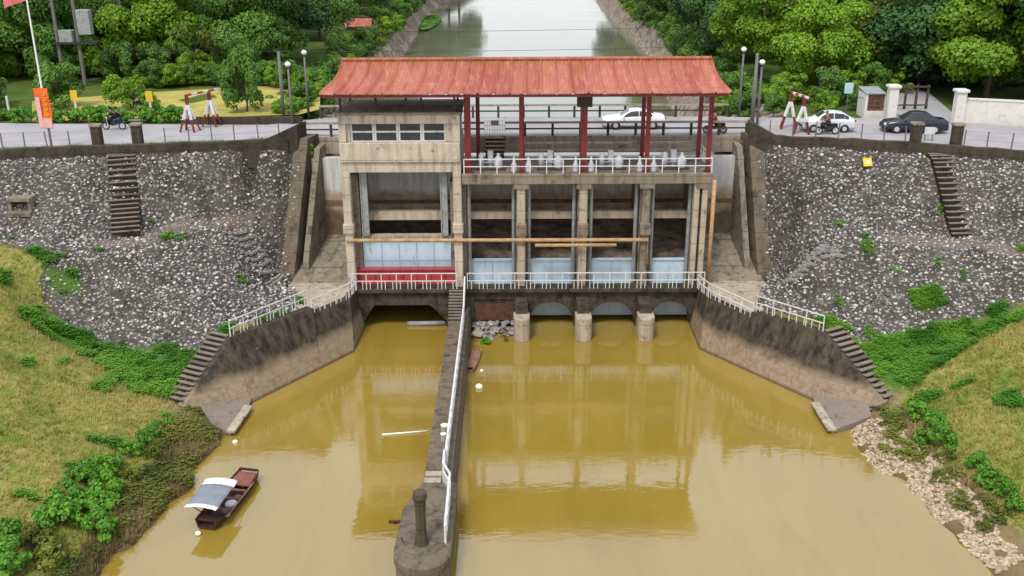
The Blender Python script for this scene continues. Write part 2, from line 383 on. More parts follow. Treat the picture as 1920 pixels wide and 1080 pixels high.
KERB = {'L': [(-60,61.5),(-45,64.7),(-35,66.66),(-24.55,68.17),(-15.95,69.9)], 'R': [(17.6,70.2),(22.5,69.2),(27.42,67.62),(33.86,65.0),(45,60),(60,52)]}
for k_, s_ in (('L', range(-58, -15)), ('R', range(18, 60))):
    for x_ in s_:
        y_ = float(np.interp(x_, [p[0] for p in KERB[k_]], [p[1] for p in KERB[k_]])); CTRL[k_] += [(x_, y_-.42, 11.85), (x_, y_+1.5, 12.0)]
HF = {k: rbf(v) for k, v in CTRL.items()}
def G(px, py, k, it=12):
    zs = np.linspace(13, -2, 151); d = Fv*FPX + Rv*(px-960) - Uv*(py-540)
    t = (zs-CAM_H)/d.z; X = d.x*t; Y = d.y*t; below = HF[k](X, Y) >= zs
    i = int(np.argmax(below)) if below.any() else 150
    if i == 0: return (float(X[0]), float(Y[0]))
    f0 = zs[i-1]-HF[k](X[i-1], Y[i-1]); f1 = zs[i]-HF[k](X[i], Y[i]); u = f0/(f0-f1+1e-9)
    return (float(X[i-1]+(X[i]-X[i-1])*u), float(Y[i-1]+(Y[i]-Y[i-1])*u))
def inside(poly, X, Y):
    r = np.zeros(X.shape, bool); n = len(poly)
    for i in range(n):
        x1, y1 = poly[i]; x2, y2 = poly[(i+1) % n]
        c = ((y1 > Y) != (y2 > Y)) & (X < (x2-x1)*(Y-y1)/(y2-y1+1e-12)+x1)
        r ^= c
    return r
# wing and training wall lines
TW = {}
TW['L'] = dict(t0=U(435,632,z=3.5), t1=U(580,572,z=3.5), u0=U(588,590,z=3.0), u1=U(657,560,z=3.0), e=U(345,763,z=.85), f0=U(664,660,z=0), f1=U(470,757,z=0), f2=U(372,768,z=.45), sgn=-1)
TW['R'] = dict(t0=U(1540,622,z=3.5), t1=U(1415,583,z=3.5), u0=U(1408,597,z=3.0), u1=U(1325,558,z=3.0), e=U(1655,757,z=.85), f0=U(1312,655,z=0), f1=U(1525,752,z=0), f2=U(1628,765,z=.45), sgn=1)
EXC = {'L': [(-14.9,75),(-14.9,71),(-16.3,66.4),(-14.9,63),(-13.5,60.4),(-17.4,55.4),(-19.0,51.2),(-17.3,50.9),(-16.2,50.9),(-16.2,52),(-7,52),(-7,75)],
       'R': [(17.4,75),(17.4,71),(18.3,66.4),(17.0,63),(15.7,60.4),(19.2,55.8),(21.3,51.2),(19.6,50.9),(18.6,50.9),(18.6,52),(9,52),(9,75)]}
REG = {}
g = lambda k, l: [G(a, b, k) for a, b in l]
REG['L'] = dict(
  rip=[g('L', [(0,458),(90,488),(72,520),(78,565),(130,622),(182,660),(395,655)]) + [(-18.7,55.7),(-14.2,61.0),(-15,75),(-60,75),(-60,57)]],
  lush=[g('L', [(172,662),(240,648),(392,648),(410,660),(372,735),(320,742),(260,740),(215,712)]), g('L', [(78,500),(150,515),(158,548),(95,548)]), g('L', [(30,585),(70,570),(130,612),(190,660),(190,690),(130,650),(60,615)])],
  mud=[g('L', [(325,800),(345,770),(470,760),(450,840),(360,940),(230,1085)]) + [(-16,30),(-20,30)] + g('L', [(110,1085),(210,960),(290,870)])],
  path=[g('L', [(165,460),(300,430),(390,412),(490,388),(492,402),(400,427),(310,443),(240,462)]), g('L', [(300,735),(345,725),(350,765),(300,770)])])
REG['R'] = dict(
  rip=[g('R', [(1590,655),(1700,640),(1800,610),(1920,568)]) + [(60,49),(60,75),(17,75),(16.4,61.0),(20.9,55.9)]],
  lush=[g('R', [(1582,640),(1640,640),(1700,640),(1800,605),(1920,570),(1920,600),(1830,640),(1760,690),(1690,735),(1640,722)]), g('R', [(1700,550),(1760,545),(1770,575),(1710,580)])],
  mud=[g('R', [(1655,762),(1690,770),(1720,830),(1790,900),(1900,985)]) + [(25,30),(20,30)] + g('R', [(1870,1085),(1740,965),(1640,885),(1540,815),(1530,760)])],
  path=[g('R', [(1640,435),(1740,445),(1830,450),(1920,465),(1920,478),(1830,462),(1740,458),(1650,450)]), g('R', [(1650,700),(1700,735),(1680,770),(1650,760)])])
def blur(a, k):
    for _ in range(k):
        b = np.pad(a, 1, mode='edge')
        a = (b[:-2,1:-1]+b[2:,1:-1]+b[1:-1,:-2]+b[1:-1,2:]+2*b[1:-1,1:-1])/6
    return a
def vnoise(X, Y, s, seed):
    q = np.random.default_rng(seed); t = q.random((97, 97))
    x = X/s+500; y = Y/s+500; i = np.floor(x).astype(int); j = np.floor(y).astype(int); u = x-i; v = y-j
    u = u*u*(3-2*u); v = v*v*(3-2*v); a = lambda m, n: t[m % 97, n % 97]
    return (a(i,j)*(1-u)+a(i+1,j)*u)*(1-v)+(a(i,j+1)*(1-u)+a(i+1,j+1)*u)*v - .5

def terrainm():
    n = NT('embankment_ground')
    rip = n.attr('rip'); lush = n.attr('lush'); mud = n.attr('mud'); path = n.attr('path')
    e = n.math('MULTIPLY', n.math('SUBTRACT', n.noise(1.6, 6, rough=.7), .5), 1.1)
    def m(a, sharp=.1): return n.rng(n.math('ADD', a, e), .5-sharp, .5+sharp)
    # dry grass
    c = n.mix(n.ramp(n.noise(.55, 7, rough=.65), [(.36, 0), (.62, 1)]), (.13, .18, .022), (.31, .24, .07))
    c = n.mix(n.ramp(n.noise(3.5, 6, n.scale(n.pos, (1, .5, 1)), rough=.7), [(.4, 0), (.7, .75)]), c, (.42, .33, .15))
    c = n.mix(n.ramp(n.noise(1.1, 7, rough=.7), [(.47, 0), (.62, .85)]), c, (.10, .20, .02))
    c = n.mix(n.ramp(n.noise(14, 4), [(.32, .7), (.52, 0)]), c, (.06, .06, .015))
    # riprap
    wv = n.vadd(n.pos, n.scale(n.noise(1.6, 2, color=True), (.35, .35, .35)))
    def layer(sc, lo):
        d = n.vor(sc, wv); cc = n.vor(sc, wv, out='Color'); x, y, z = n.sep(cc)
        br = n.ramp(x, [(lo, 0), (1, 1)])
        stone = n.ramp(d, [(.25, 1), (.48, 0)])
        colr = n.mix(y, (.28, .265, .25), (.62, .60, .57))
        return d, n.math('MULTIPLY', stone, n.ramp(x, [(lo, 0), (lo+.12, 1)])), colr
    base = n.mix(n.ramp(n.noise(.5, 6, rough=.7), [(.35, 0), (.7, 1)]), (.040, .036, .031), (.105, .094, .083))
    base = n.mix(n.ramp(n.noise(.7, 5), [(.55, 0), (.7, .6)]), base, (.06, .05, .035))
    d0 = n.vor(4.2, wv); x0 = n.sep(n.vor(4.2, wv, out='Color'))[0]
    base = n.mix(n.math('MULTIPLY', n.ramp(d0, [(.3, 1), (.5, 0)]), n.ramp(n.noise(.28, 4), [(.35, .35), (.62, 1)])), base, n.mix(n.math('POWER', x0, 1.8), (.022, .020, .020), (.33, .31, .29)))
    d1, s1, c1 = layer(4.4, .82); d2, s2, c2 = layer(6.6, .82)
    patch = n.ramp(n.noise(.33, 4), [(.35, .35), (.6, 1)])
    rc = n.mix(n.math('MULTIPLY', s2, patch), base, c2); rc = n.mix(n.math('MULTIPLY', s1, patch), rc, c1)
    c = n.mix(m(rip), c, rc)
    dirt = n.mix(n.noise(2.5, 6), (.15, .11, .085), (.25, .2, .16))
    c = n.mix(n.math('MULTIPLY', m(path, .2), .5), c, dirt)
    lc = n.mix(n.noise(4, 5), (.03, .10, .012), (.09, .16, .025))
    c = n.mix(m(lush, .35), c, lc)
    z = n.sep(n.pos)[2]
    mc = n.mix(n.noise(2.2, 7, rough=.7), (.11, .08, .035), (.27, .20, .10))
    mc = n.mix(n.rng(z, -.1, .3, .8, 0), mc, (.04, .03, .012))
    c = n.mix(m(mud, .15), c, mc)
    hb = n.math('ADD', n.math('MULTIPLY', n.math('SUBTRACT', 1, d0), rip), n.noise(9, 4))
    n.bump(hb, .7, .09)
    return n.fin(c, .9, .15)
M['terr'] = terrainm()

EMB = {}
def embankment(k, x0, x1, y0, y1, st, name, label):
    xs = np.arange(x0, x1+1e-6, st); ys = np.arange(y0, y1+1e-6, st)
    X, Y = np.meshgrid(xs, ys); Z = HF[k](X, Y)
    masks = {}
    for nm, polys in REG[k].items():
        a = np.zeros(X.shape)
        for p in polys: a[inside(p, X, Y)] = 1
        masks[nm] = blur(a, 3)
    soft = 1-masks['rip']
    Z = Z + vnoise(X, Y, 2.3, 3)*(.10+.28*soft) + vnoise(X, Y, .8, 4)*(.10+.08*soft) + vnoise(X, Y, .45, 9)*.07
    # trampled berm edge is flatter; nothing may rise above the walls or the wheels of the road
    Z = np.minimum(Z, 12.02)
    wz = np.interp(Y, [63, 66.5, 70.2], [3.2, 3.40, 12.3]); sg = -1 if k == 'L' else 1
    wx_ = (-15.2+(-16.55+15.2)*(71.6-Y)/5.2) if sg < 0 else (17.85+.7*(71.6-Y)/5.2)
    Z = np.where(Y > 63.5, np.minimum(Z, wz+np.maximum(0, sg*(X-wx_)-.1)*2.6), Z)
    kb = KERB[k]; kx = [p[0] for p in kb]; ky = [p[1] for p in kb]
    lim = np.interp(X, kx, ky)
    keep = (Y < lim+.25) & ~inside(EXC[k], X, Y)
    idx = -np.ones(X.shape, int); vs = []; fs = []
    H, W = X.shape
    cell = keep[:-1,:-1] & keep[1:,:-1] & keep[:-1,1:] & keep[1:,1:]
    used = np.zeros(X.shape, bool)
    used[:-1,:-1] |= cell; used[1:,:-1] |= cell; used[:-1,1:] |= cell; used[1:,1:] |= cell
    idx[used] = np.arange(used.sum())
    vs = np.stack([X[used], Y[used], Z[used]], 1)
    jj, ii = np.nonzero(cell)
    fs = np.stack([idx[jj,ii], idx[jj,ii+1], idx[jj+1,ii+1], idx[jj+1,ii]], 1)
    me = bpy.data.meshes.new(name); me.from_pydata(vs.tolist(), [], fs.tolist()); me.materials.append(M['terr'])
    for nm, a in masks.items():
        at = me.attributes.new(nm, 'FLOAT', 'POINT'); at.data.foreach_set('value', a[used].astype(np.float32))
    me.polygons.foreach_set('use_smooth', [True]*len(me.polygons)); me.update()
    o = bpy.data.objects.new(name, me); col.objects.link(o); tag(o, kind='structure', label=label)
    EMB[k] = dict(x0=x0, y0=y0, st=st, Z=Z, m=masks, keep=keep, shape=X.shape)
embankment('L', -60, -8, 18, 71, .25, 'embankment', 'stone pitched and grassy left embankment')
embankment('R', 10, 60, 18, 71, .25, 'embankment', 'stone pitched and grassy right embankment')
def hz(k, x, y):
    e = EMB[k]; i = (x-e['x0'])/e['st']; j = (y-e['y0'])/e['st']
    i = min(max(i, 0), e['shape'][1]-1.01); j = min(max(j, 0), e['shape'][0]-1.01)
    a, b = int(i), int(j); u, v = i-a, j-b; Z = e['Z']
    return (Z[b,a]*(1-u)+Z[b,a+1]*u)*(1-v)+(Z[b+1,a]*(1-u)+Z[b+1,a+1]*u)*v
def mk(k, nm, x, y):
    e = EMB[k]; a = int((x-e['x0'])/e['st']); b = int((y-e['y0'])/e['st'])
    if not (0 <= a < e['shape'][1] and 0 <= b < e['shape'][0]): return 0, False
    return e['m'][nm][b, a], bool(e['keep'][b, a])

# scattered ground stuff: stones, grass blades, weeds
def mesh_stuff(name, vs, fs, mats, tints=None, midx=None, smooth=False, kind='stuff', label=None):
    me = bpy.data.meshes.new(name); me.from_pydata(vs, [], fs)
    for m_ in mats: me.materials.append(m_)
    if tints is not None:
        at = me.attributes.new('tint', 'FLOAT', 'FACE'); at.data.foreach_set('value', np.array(tints, np.float32))
    if midx is not None: me.polygons.foreach_set('material_index', midx)
    if smooth: me.polygons.foreach_set('use_smooth', [True]*len(me.polygons))
    me.update(); o = bpy.data.objects.new(name, me); col.objects.link(o)
    if kind: tag(o, kind=kind, label=label)
    return o
t_ = (1+5**.5)/2
ICO_V = [Vector(v).normalized() for v in [(-1,t_,0),(1,t_,0),(-1,-t_,0),(1,-t_,0),(0,-1,t_),(0,1,t_),(0,-1,-t_),(0,1,-t_),(t_,0,-1),(t_,0,1),(-t_,0,-1),(-t_,0,1)]]
ICO_F = [(0,11,5),(0,5,1),(0,1,7),(0,7,10),(0,10,11),(1,5,9),(5,11,4),(11,10,2),(10,7,6),(7,1,8),(3,9,4),(3,4,2),(3,2,6),(3,6,8),(3,8,9),(4,9,5),(2,4,11),(6,2,10),(8,6,7),(9,8,1)]
def stonem(name, a, b):
    n = NT(name); t = n.attr('tint')
    c = n.mix(t, a, b); c = n.mix(n.ramp(n.noise(7, 4), [(.4, 0), (.7, .5)]), c, tuple(x*.5 for x in a))
    return n.fin(c, .85, .2)
M['stone'] = stonem('pale_riprap_stone', (.13, .12, .12), (.66, .635, .60))
M['rubble'] = stonem('cream_rubble_stone', (.20, .15, .095), (.56, .45, .32))
def rock(vs, fs, ti, x, y, z, r, tint, flat=.95):
    n = len(vs); E = Euler((rng.random()*6, rng.random()*6, rng.random()*6)).to_matrix()
    sx, sy, sz = rng.uniform(.7, 1.25), rng.uniform(.7, 1.25), rng.uniform(.6, 1)*flat
    for v in ICO_V:
        q = E @ v; k = r*rng.uniform(.8, 1.15); vs.append((x+q.x*sx*k, y+q.y*sy*k, z+q.z*sz*k))
    for f in ICO_F: fs.append(tuple(i+n for i in f)); ti.append(min(1, max(0, tint+rng.uniform(-.06, .06))))
def scatter_riprap(k, n, x0, x1, y0, y1, label):
    vs, fs, ti = [], [], []; c = 0; tr = 0; seen = {}
    while c < n and tr < n*30:
        tr += 1
        x, y = rng.uniform(x0, x1), rng.uniform(y0, y1); ky = (int(x/.27), int(y/.27))
        if ky in seen: continue
        v, ok = mk(k, 'rip', x, y)
        if not ok or v < .6 or mk(k, 'lush', x, y)[0] > .5 and rng.random() < .75 or mk(k, 'path', x, y)[0] > .4 and rng.random() < .8: continue
        cl = vnoise(np.array([x]), np.array([y]), 3.0, 21)[0]
        if rng.random() > .62+cl*.5: continue
        seen[ky] = 1
        r = rng.choice([.055, .065, .075, .085, .095, .11, .13])*rng.uniform(.85, 1.15)
        rock(vs, fs, ti, x, y, hz(k, x, y)+r*.12, r, rng.random()**1.1); c += 1
    mesh_stuff('riprap_stones', vs, fs, [M['stone']], ti, label=label)
scatter_riprap('L', 7500, -44, -14, 54, 70, 'pale stones set in the left pitching')
scatter_riprap('R', 7500, 16, 44, 54, 70, 'pale stones set in the right pitching')
# cream rubble along the right water edge
vs, fs, ti = [], [], []
edge = [G(a, b, 'R') for a, b in ((1560,806),(1640,880),(1740,960),(1870,1080))]
c = 0
while c < 4200:
    s = rng.random()**.9*3; i = min(int(s), 2); u = s-i
    ax, ay = edge[i]; bx, by = edge[i+1]
    wd = 4.1-.75*s
    off = rng.random()**1.15*wd+.05
    x = ax+(bx-ax)*u+off*.82+rng.uniform(-.1, .1); y = ay+(by-ay)*u+off*.45
    if vnoise(np.array([x]), np.array([y]), 1.1, 5)[0] < (-.24 if s < 2 else -.2): continue
    r = rng.choice([.05, .06, .08, .09, .12])*rng.uniform(.85, 1.2)
    rock(vs, fs, ti, x, y, hz('R', x, y)+r*.25, r, rng.random()**.6, .75); c += 1
mesh_stuff('rubble', vs, fs, [M['rubble']], ti, label='cream broken stones along the right water edge')
def blades(k, n, x0, x1, y0, y1, name, mat, accept, h0, h1, nb, wd, spread, label, quads=False):
    vs, fs, ti = [], [], []; c = 0; tr = 0
    while c < n and tr < n*40:
        tr += 1
        x, y = rng.uniform(x0, x1), rng.uniform(y0, y1)
        if not accept(k, x, y): continue
        z = hz(k, x, y)
        if z < .06: continue
        t0 = min(1, max(0, .5+vnoise(np.array([x]), np.array([y]), 1.7, 31)[0]*1.5)); hh = rng.uniform(h0, h1)
        for b in range(nb):
            a = rng.random()*6.283; ln = rng.uniform(.2, 1)*spread; h = hh*rng.uniform(.6, 1.1)
            bx, by = x+rng.uniform(-.14, .14), y+rng.uniform(-.14, .14); ca, sa = math.cos(a), math.sin(a); n0 = len(vs)
            if quads:
                L = wd*2.2; zz = z+h*rng.uniform(.3, 1)
                q = [(0,0,0), (L*.5, wd*.5, L*.18), (L, 0, .02), (L*.5, -wd*.5, L*.18)]
                for qx, qy, qz in q: vs.append((bx+qx*ca-qy*sa, by+qx*sa+qy*ca, zz+qz))
                fs.append((n0, n0+1, n0+2, n0+3))
            else:
                vs += [(bx-sa*wd/2, by+ca*wd/2, z-.03), (bx+sa*wd/2, by-ca*wd/2, z-.03), (bx+ca*ln*h, by+sa*ln*h, z+h)]
                fs.append((n0, n0+1, n0+2))
            ti.append(min(1, max(0, t0+rng.uniform(-.3, .3))))
        c += 1
    mesh_stuff(name, vs, fs, [mat], ti, label=label)
def is_dry(k, x, y):
    v, ok = mk(k, 'rip', x, y)
    return ok and v < .45 and mk(k, 'lush', x, y)[0] < .5 and mk(k, 'mud', x, y)[0] < .5
def cl_(x, y): return vnoise(np.array([x]), np.array([y]), .9, 41)[0]+.5*vnoise(np.array([x]), np.array([y]), .35, 43)[0]
def is_lush(k, x, y):
    v, ok = mk(k, 'lush', x, y)
    if not ok: return False
    if v > .3: return cl_(x, y) > (.16-.25*v)
    r_ = mk(k, 'rip', x, y)[0]
    cl = vnoise(np.array([x]), np.array([y]), 1.3, 77)[0]
    return (.1 < r_ < .9 and cl > .0) or (r_ >= .9 and cl > .42 and rng.random() < .25) or (r_ < .1 and cl > .38 and mk(k, 'mud', x, y)[0] < .4 and rng.random() < .5)
def is_bank(k, x, y):
    v, ok = mk(k, 'mud', x, y); return ok and v > .35 and hz(k, x, y) > (.06 if k == 'L' else .8)
def is_green_bank(k, x, y):
    v, ok = mk(k, 'mud', x, y); return ok and v > .2 and hz(k, x, y) > (.1 if k == 'L' else .4) and cl_(x, y) > -.05
blades('L', 2300, -30, -14, 32, 52, 'olive_weeds', M['leaf_olive'], is_green_bank, .12, .45, 7, .12, 1, 'olive green weeds on the left water edge', True)
blades('R', 400, 17, 34, 32, 52, 'olive_weeds', M['leaf_olive'], is_green_bank, .10, .3, 7, .12, 1, 'olive green weeds on the right water edge', True)
for k, xa, xb in (('L', -36, -14), ('R', 17, 36)):
    sd_ = 'left' if k == 'L' else 'right'
    blades(k, 11000, xa, xb, 32, 66, 'dry_grass', M['grass_dry'], is_dry, .10, .30, 5, .045, 1.3, 'short dry yellow grass on the %s bank' % sd_)
    blades(k, 5600, xa, xb, 34, 66, 'green_weeds', M['leaf_lush'], is_lush, .06, .38, 9, .085, 1, 'low bright green weeds at the foot of the %s pitching' % sd_, True)
    blades(k, 4200 if k == 'L' else 1200, xa, xb, 32, 54, 'brown_weeds', M['grass_brown'], is_bank, .15, .5, 6, .05, 1.2, 'brown straggling weeds along the %s water edge' % sd_)

# grass tufts on top of the kerb walls
vs, fs, ti = [], [], []
for k in 'LR':
    kb = KERB[k]; kx = [p[0] for p in kb]; ky = [p[1] for p in kb]
    for _ in range(2600):
        x = rng.uniform(-38, -16) if k == 'L' else rng.uniform(18, 38)
        if vnoise(np.array([x]), np.array([0.]), 2.2, 51)[0] < (-.05 if k == 'L' else .15): continue
        y = float(np.interp(x, kx, ky))+.35+rng.random()**2*.7; h = rng.uniform(.1, .42)
        for b in range(4):
            a = rng.random()*6.28; n0 = len(vs); ca, sa = math.cos(a), math.sin(a)
            vs += [(x-sa*.03, y+ca*.03, 12.1), (x+sa*.03, y-ca*.03, 12.1), (x+ca*h*.6, y+sa*h*.4, 12.2+h)]; fs.append((n0, n0+1, n0+2)); ti.append(rng.random())
mesh_stuff('verge_grass', vs, fs, [M['leaf_lush']], ti, label='bright grass tufts growing along the kerb walls')
# ------------------------------------------------------------------ water, far ground, roads
def sheet(name, poly, z, mat, kind='structure'):
    me = bpy.data.meshes.new(name); me.from_pydata([(x, y, z) for x, y in poly], [], [tuple(range(len(poly)))])
    me.materials.append(mat); me.update(); o = bpy.data.objects.new(name, me); col.objects.link(o)
    return tag(o, kind=kind)
sheet('river_water', [(-24,15),(30,15),(30,69.5),(-24,69.5)], 0, M['wlow'])
sheet('canal_water', [(-26,71.1),(26,71.1),(34,1200),(-34,1200)], 6.3, M['wup'])
def groundm():
    n = NT('roadside_ground')
    f = n.attr('bank')
    c = n.mix(n.ramp(n.noise(.18, 6, rough=.65), [(.38, 0), (.62, 1)]), (.05, .10, .016), (.11, .135, .03))
    c = n.mix(n.ramp(n.noise(2.2, 6, rough=.7), [(.4, 0), (.7, .7)]), c, (.03, .065, .012))
    b = n.mix(n.ramp(n.noise(.7, 7, rough=.7), [(.38, 0), (.64, 1)]), (.12, .095, .065), (.30, .24, .19))
    b = n.mix(n.ramp(n.vor(1.2), [(.25, .6), (.5, 0)]), b, (.45, .41, .37))
    c = n.mix(n.rng(n.math('ADD', f, n.math('SUBTRACT', n.noise(.5, 5), .5)), .4, .6), c, b)
    n.bump(n.noise(3, 5), .5, .2)
    return n.fin(c, .95, .1)
M['ground'] = groundm()
def far_ground(sg, name):
    tt = [-2.5, 0, .7, 1.4, 2.1, 2.8, 3.5, 4.6, 7, 12, 17, 24, 34, 50, 80, 140, 400, 1400]
    zz = [4.6, 6.35, 7.3, 8.5, 9.6, 10.6, 11.4, 11.9] + [12.05]*10
    ys = [79.4, 82, 86, 90, 96, 104, 112, 120, 130, 140, 150, 160, 172, 186, 200, 216, 232, 250, 270, 290, 320, 360, 420, 600, 1200]
    vs, fs, bk = [], [], []
    for j, y in enumerate(ys):
        e = np.interp(y, [79, 100, 130, 164, 262, 345], [-15.6, -16.8, -17.6, -17.7, -19.5, -8] if sg < 0 else [18.0, 18.6, 19.6, 22.2, 22.6, 26])
        for t, z in zip(tt, zz):
            jit = rng.uniform(-.35, .35) if 0 <= t < 5 else 0
            vs.append((e+sg*(t+jit), y, z+(rng.uniform(-.15, .15) if 0 < t < 40 else 0)))
            bk.append(.75 if t < 4 else (.45 if t < 7 else 0.0))
    n = len(tt)
    for j in range(len(ys)-1):
        for i in range(n-1):
            q = (j*n+i, j*n+i+1, (j+1)*n+i+1, (j+1)*n+i); fs.append(q if sg > 0 else q[::-1])
    me = bpy.data.meshes.new(name); me.from_pydata(vs, [], fs); me.materials.append(M['ground'])
    at = me.attributes.new('bank', 'FLOAT', 'POINT'); at.data.foreach_set('value', bk)
    me.polygons.foreach_set('use_smooth', [True]*len(me.polygons)); me.update()
    o = bpy.data.objects.new(name, me); col.objects.link(o); tag(o, kind='structure')
far_ground(-1, 'ground'); far_ground(1, 'ground')
kL = [(x, y+.1) for x, y in KERB['L']]; kR = [(x, y+.1) for x, y in KERB['R']]
sheet('ground', [(-1400,50),(-60,61.5)]+kL[1:]+[(-15.6,71),(-15.6,79.5),(-1400,79.5)], 12.04, M['ground'])
sheet('ground', [(17.3,71)]+kR+[(1400,40),(1400,79.5),(17.3,79.5)], 12.04, M['ground'])
sheet('road', [(-90,57.5),(-60,62.5),(-45,65.8),(-35,67.6),(-24.55,69.2),(-15.5,71.2),(-15.5,79.0),(-19,76.6),(-27,76.9),(-36,77.4),(-60,79.4),(-90,81)], 12.2, M['road'])
sheet('road', [(17.4,71.0),(22.5,70.2),(27.42,68.7),(33.86,66.0),(45,61),(70,47),(78,58),(50,70.6),(38,74.6),(35.2,76.4),(38,90),(34.5,110),(31,110),(33.4,90),(30.4,78.3),(24,78.4),(17.4,79.0)], 12.2, M['road'])
def yfield():
    n = NT('yellow_rice')
    c = n.mix(n.ramp(n.noise(.5, 6, rough=.7), [(.35, 0), (.65, 1)]), (.29, .26, .06), (.44, .36, .12))
    c = n.mix(n.ramp(n.noise(1.6, 6, n.scale(n.pos, (.5, 1.5, 1))), [(.52, 0), (.68, .7)]), c, (.18, .21, .03))
    return n.fin(c, .9, .1)
M['field'] = yfield()
sheet('rice_field', [xy(60,230,12.1),xy(215,222,12.1),xy(330,222,12.1),xy(560,215,12.1),xy(600,205,12.1),xy(600,175,12.1),xy(520,160,12.1),xy(300,172,12.1),xy(160,182,12.1),xy(60,190,12.1)], 12.11, M['field'])
# ------------------------------------------------------------------ generic builders
def lerp(a, b, t): return Vector(a)*(1-t) + Vector(b)*t
def railing(name, label, pts, h=1.1, sp=1.1, mat=None, group=None, bal=.55, midf=.52, r=.028, cat='railing'):
    mat = mat or M['white']; pts = [Vector(p) for p in pts]
    t = thing(name, label, cat, pts[0], group)
    up = Vector((0, 0, h)); mid = Vector((0, 0, h*midf))
    a = MB(); b = MB()
    for p, q in zip(pts[:-1], pts[1:]):
        a.bar(p+up, q+up, r*2.1, r*2.1); b.bar(p+mid, q+mid, r*1.8, r*1.8)
    a.build('top_rail', mat, t); b.build('lower_rail', mat, t)
    for si, (p, q) in enumerate(zip(pts[:-1], pts[1:])):
        L = (q-p).length; n = max(1, round(L/sp))
        for i in range(n+1 if si == len(pts)-2 else n):
            x = lerp(p, q, i/n); m = MB(); m.bar(x-Vector((0,0,.05)), x+up, r*2, r*2); m.build('post', mat, t)
        if bal:
            m2 = max(1, round(L/bal))
            for i in range(m2):
                x = lerp(p, q, (i+.5)/m2); c = MB(); c.bar(x, x+mid, r*1.7, r*1.7); c.build('baluster', mat, t)
    return t
def steps(top, bot, width, n, tread_name, parent, m1, m2, drop_base=.5, ground=None):
    top, bot = Vector(top), Vector(bot); d = bot-top; rz = math.atan2(d.y, d.x)-math.pi/2
    run = math.hypot(d.x, d.y)/n; a = MB(); b = MB()
    for i in range(n):
        p = lerp(top, bot, (i+.5)/n); zt = top.z + d.z*(i/n)
        if ground: zt = max(zt, hz(ground, p.x, p.y)+.16)
        a.obox((p.x, p.y, zt-.025), width+rng.uniform(-.04,.04), run*.8, .05, rz)
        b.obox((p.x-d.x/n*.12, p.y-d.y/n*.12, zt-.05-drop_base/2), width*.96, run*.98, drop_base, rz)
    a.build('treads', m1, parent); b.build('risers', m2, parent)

def ground_lbl(l): return l
# ------------------------------------------------------------------ the sluice
def curtm():
    n = NT('curtain_wall_concrete'); z = n.sep(n.pos)[2]
    zz = n.math('ADD', z, n.math('MULTIPLY', n.math('SUBTRACT', n.noise(.6, 6), .5), 1.6))
    up = n.mix(n.ramp(n.noise(1, 6, n.scale(n.pos, (2.2, 2.2, .2)), rough=.7), [(.4, 0), (.68, 1)]), (.60, .60, .61), (.34, .33, .31))
    lo = n.mix(n.ramp(n.noise(1.5, 7, rough=.7), [(.38, 0), (.66, 1)]), (.46, .34, .23), (.26, .19, .125))
    c = n.mix(n.rng(zz, 8.1, 8.7), lo, up)
    c = n.mix(n.rng(zz, 6.6, 7.2, .75, 0), c, (.05, .036, .02))
    n.bump(n.noise(8, 4), .3, .03)
    return n.fin(c, .9, .2)
M['curt'] = curtm()
def mudm():
    n = NT('silt_covered_apron')
    c = n.mix(n.ramp(n.noise(1.3, 7, n.scale(n.pos, (.6, 1.5, 1.5)), rough=.7), [(.36, 0), (.66, 1)]), (.04, .032, .025), (.21, .165, .12))
    n.bump(n.noise(4, 5), .8, .1)
    return n.fin(c, .9, .2)
M['silt'] = mudm()
M['post'] = concrete('weathered_post_concrete', (.12, .095, .06), (.02, .017, .012), .4, .7, .3)
M['cob'] = plain('grey_cobble', (.36, .335, .325), .9, .6, .15, dirt=(.12, .105, .095), obj=False)
XL, XR = -11.45, 13.45
PIERS = [.65, 4.9, 9.2]
sl = thing('sluice', 'grey concrete sluice with five gate bays between the two pitched embankments', 'sluice', (1, 65, 0))
def arch_strip(mb, x0, x1, y0, y1, ztop, f, n=20):
    """wall over an opening: underside follows f(x)"""
    xs = [x0+(x1-x0)*i/n for i in range(n+1)]
    v = []; fs = []
    for x in xs: v += [(x,y0,f(x)), (x,y0,ztop), (x,y1,ztop), (x,y1,f(x))]
    for i in range(n):
        a, b = i*4, i*4+4
        fs += [(a,b,b+1,a+1), (a+1,b+1,b+2,a+2), (a+2,b+2,b+3,a+3), (a+3,b+3,b,a)]
    mb.add(v, fs)
lw = MB()
Y0, Y1 = 64.75, 65.55
navf = lambda x: .5+1.18*min(1, (x+10.47)/.75, (-4.65-x)/1.1) if -10.47 < x < -4.65 else .5
lw.box(XL+.45, -10.47, Y0, Y1, -1.5, 2.72)
arch_strip(lw, -10.47, -4.65, Y0, Y1, 2.72, navf, 30)
lw.box(-4.65, -2.7, Y0, Y1, -1.5, 2.72)
lw.box(-2.7, .12, Y0+.12, Y1, -1.5, 2.1); lw.box(-2.7, .12, Y0, Y1, 2.1, 2.72)
edges = [.65, 4.9, 9.2, 13.0]
for a, b in zip(edges[:-1], edges[1:]):
    xa, xb = a+.5, b-(.5 if b < 12 else .35)
    lw.box(a-.53, xa, Y0, Y1, -1.5, 2.72)
    xc, hw = (xa+xb)/2, (xb-xa)/2
    arch_strip(lw, xa, xb, Y0, Y1, 2.72, lambda x: .25+1.6*max(0, 1-abs((x-xc)/hw)**2.6)**.6)
lw.box(12.65, XR, Y0, Y1, -1.5, 2.72)
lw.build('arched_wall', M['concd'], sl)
m = MB(); m.bbox(XL+.1, XR+.05, 64.45, 65.62, 2.725, 2.97, .03); m.build('walkway', M['concd'], sl)
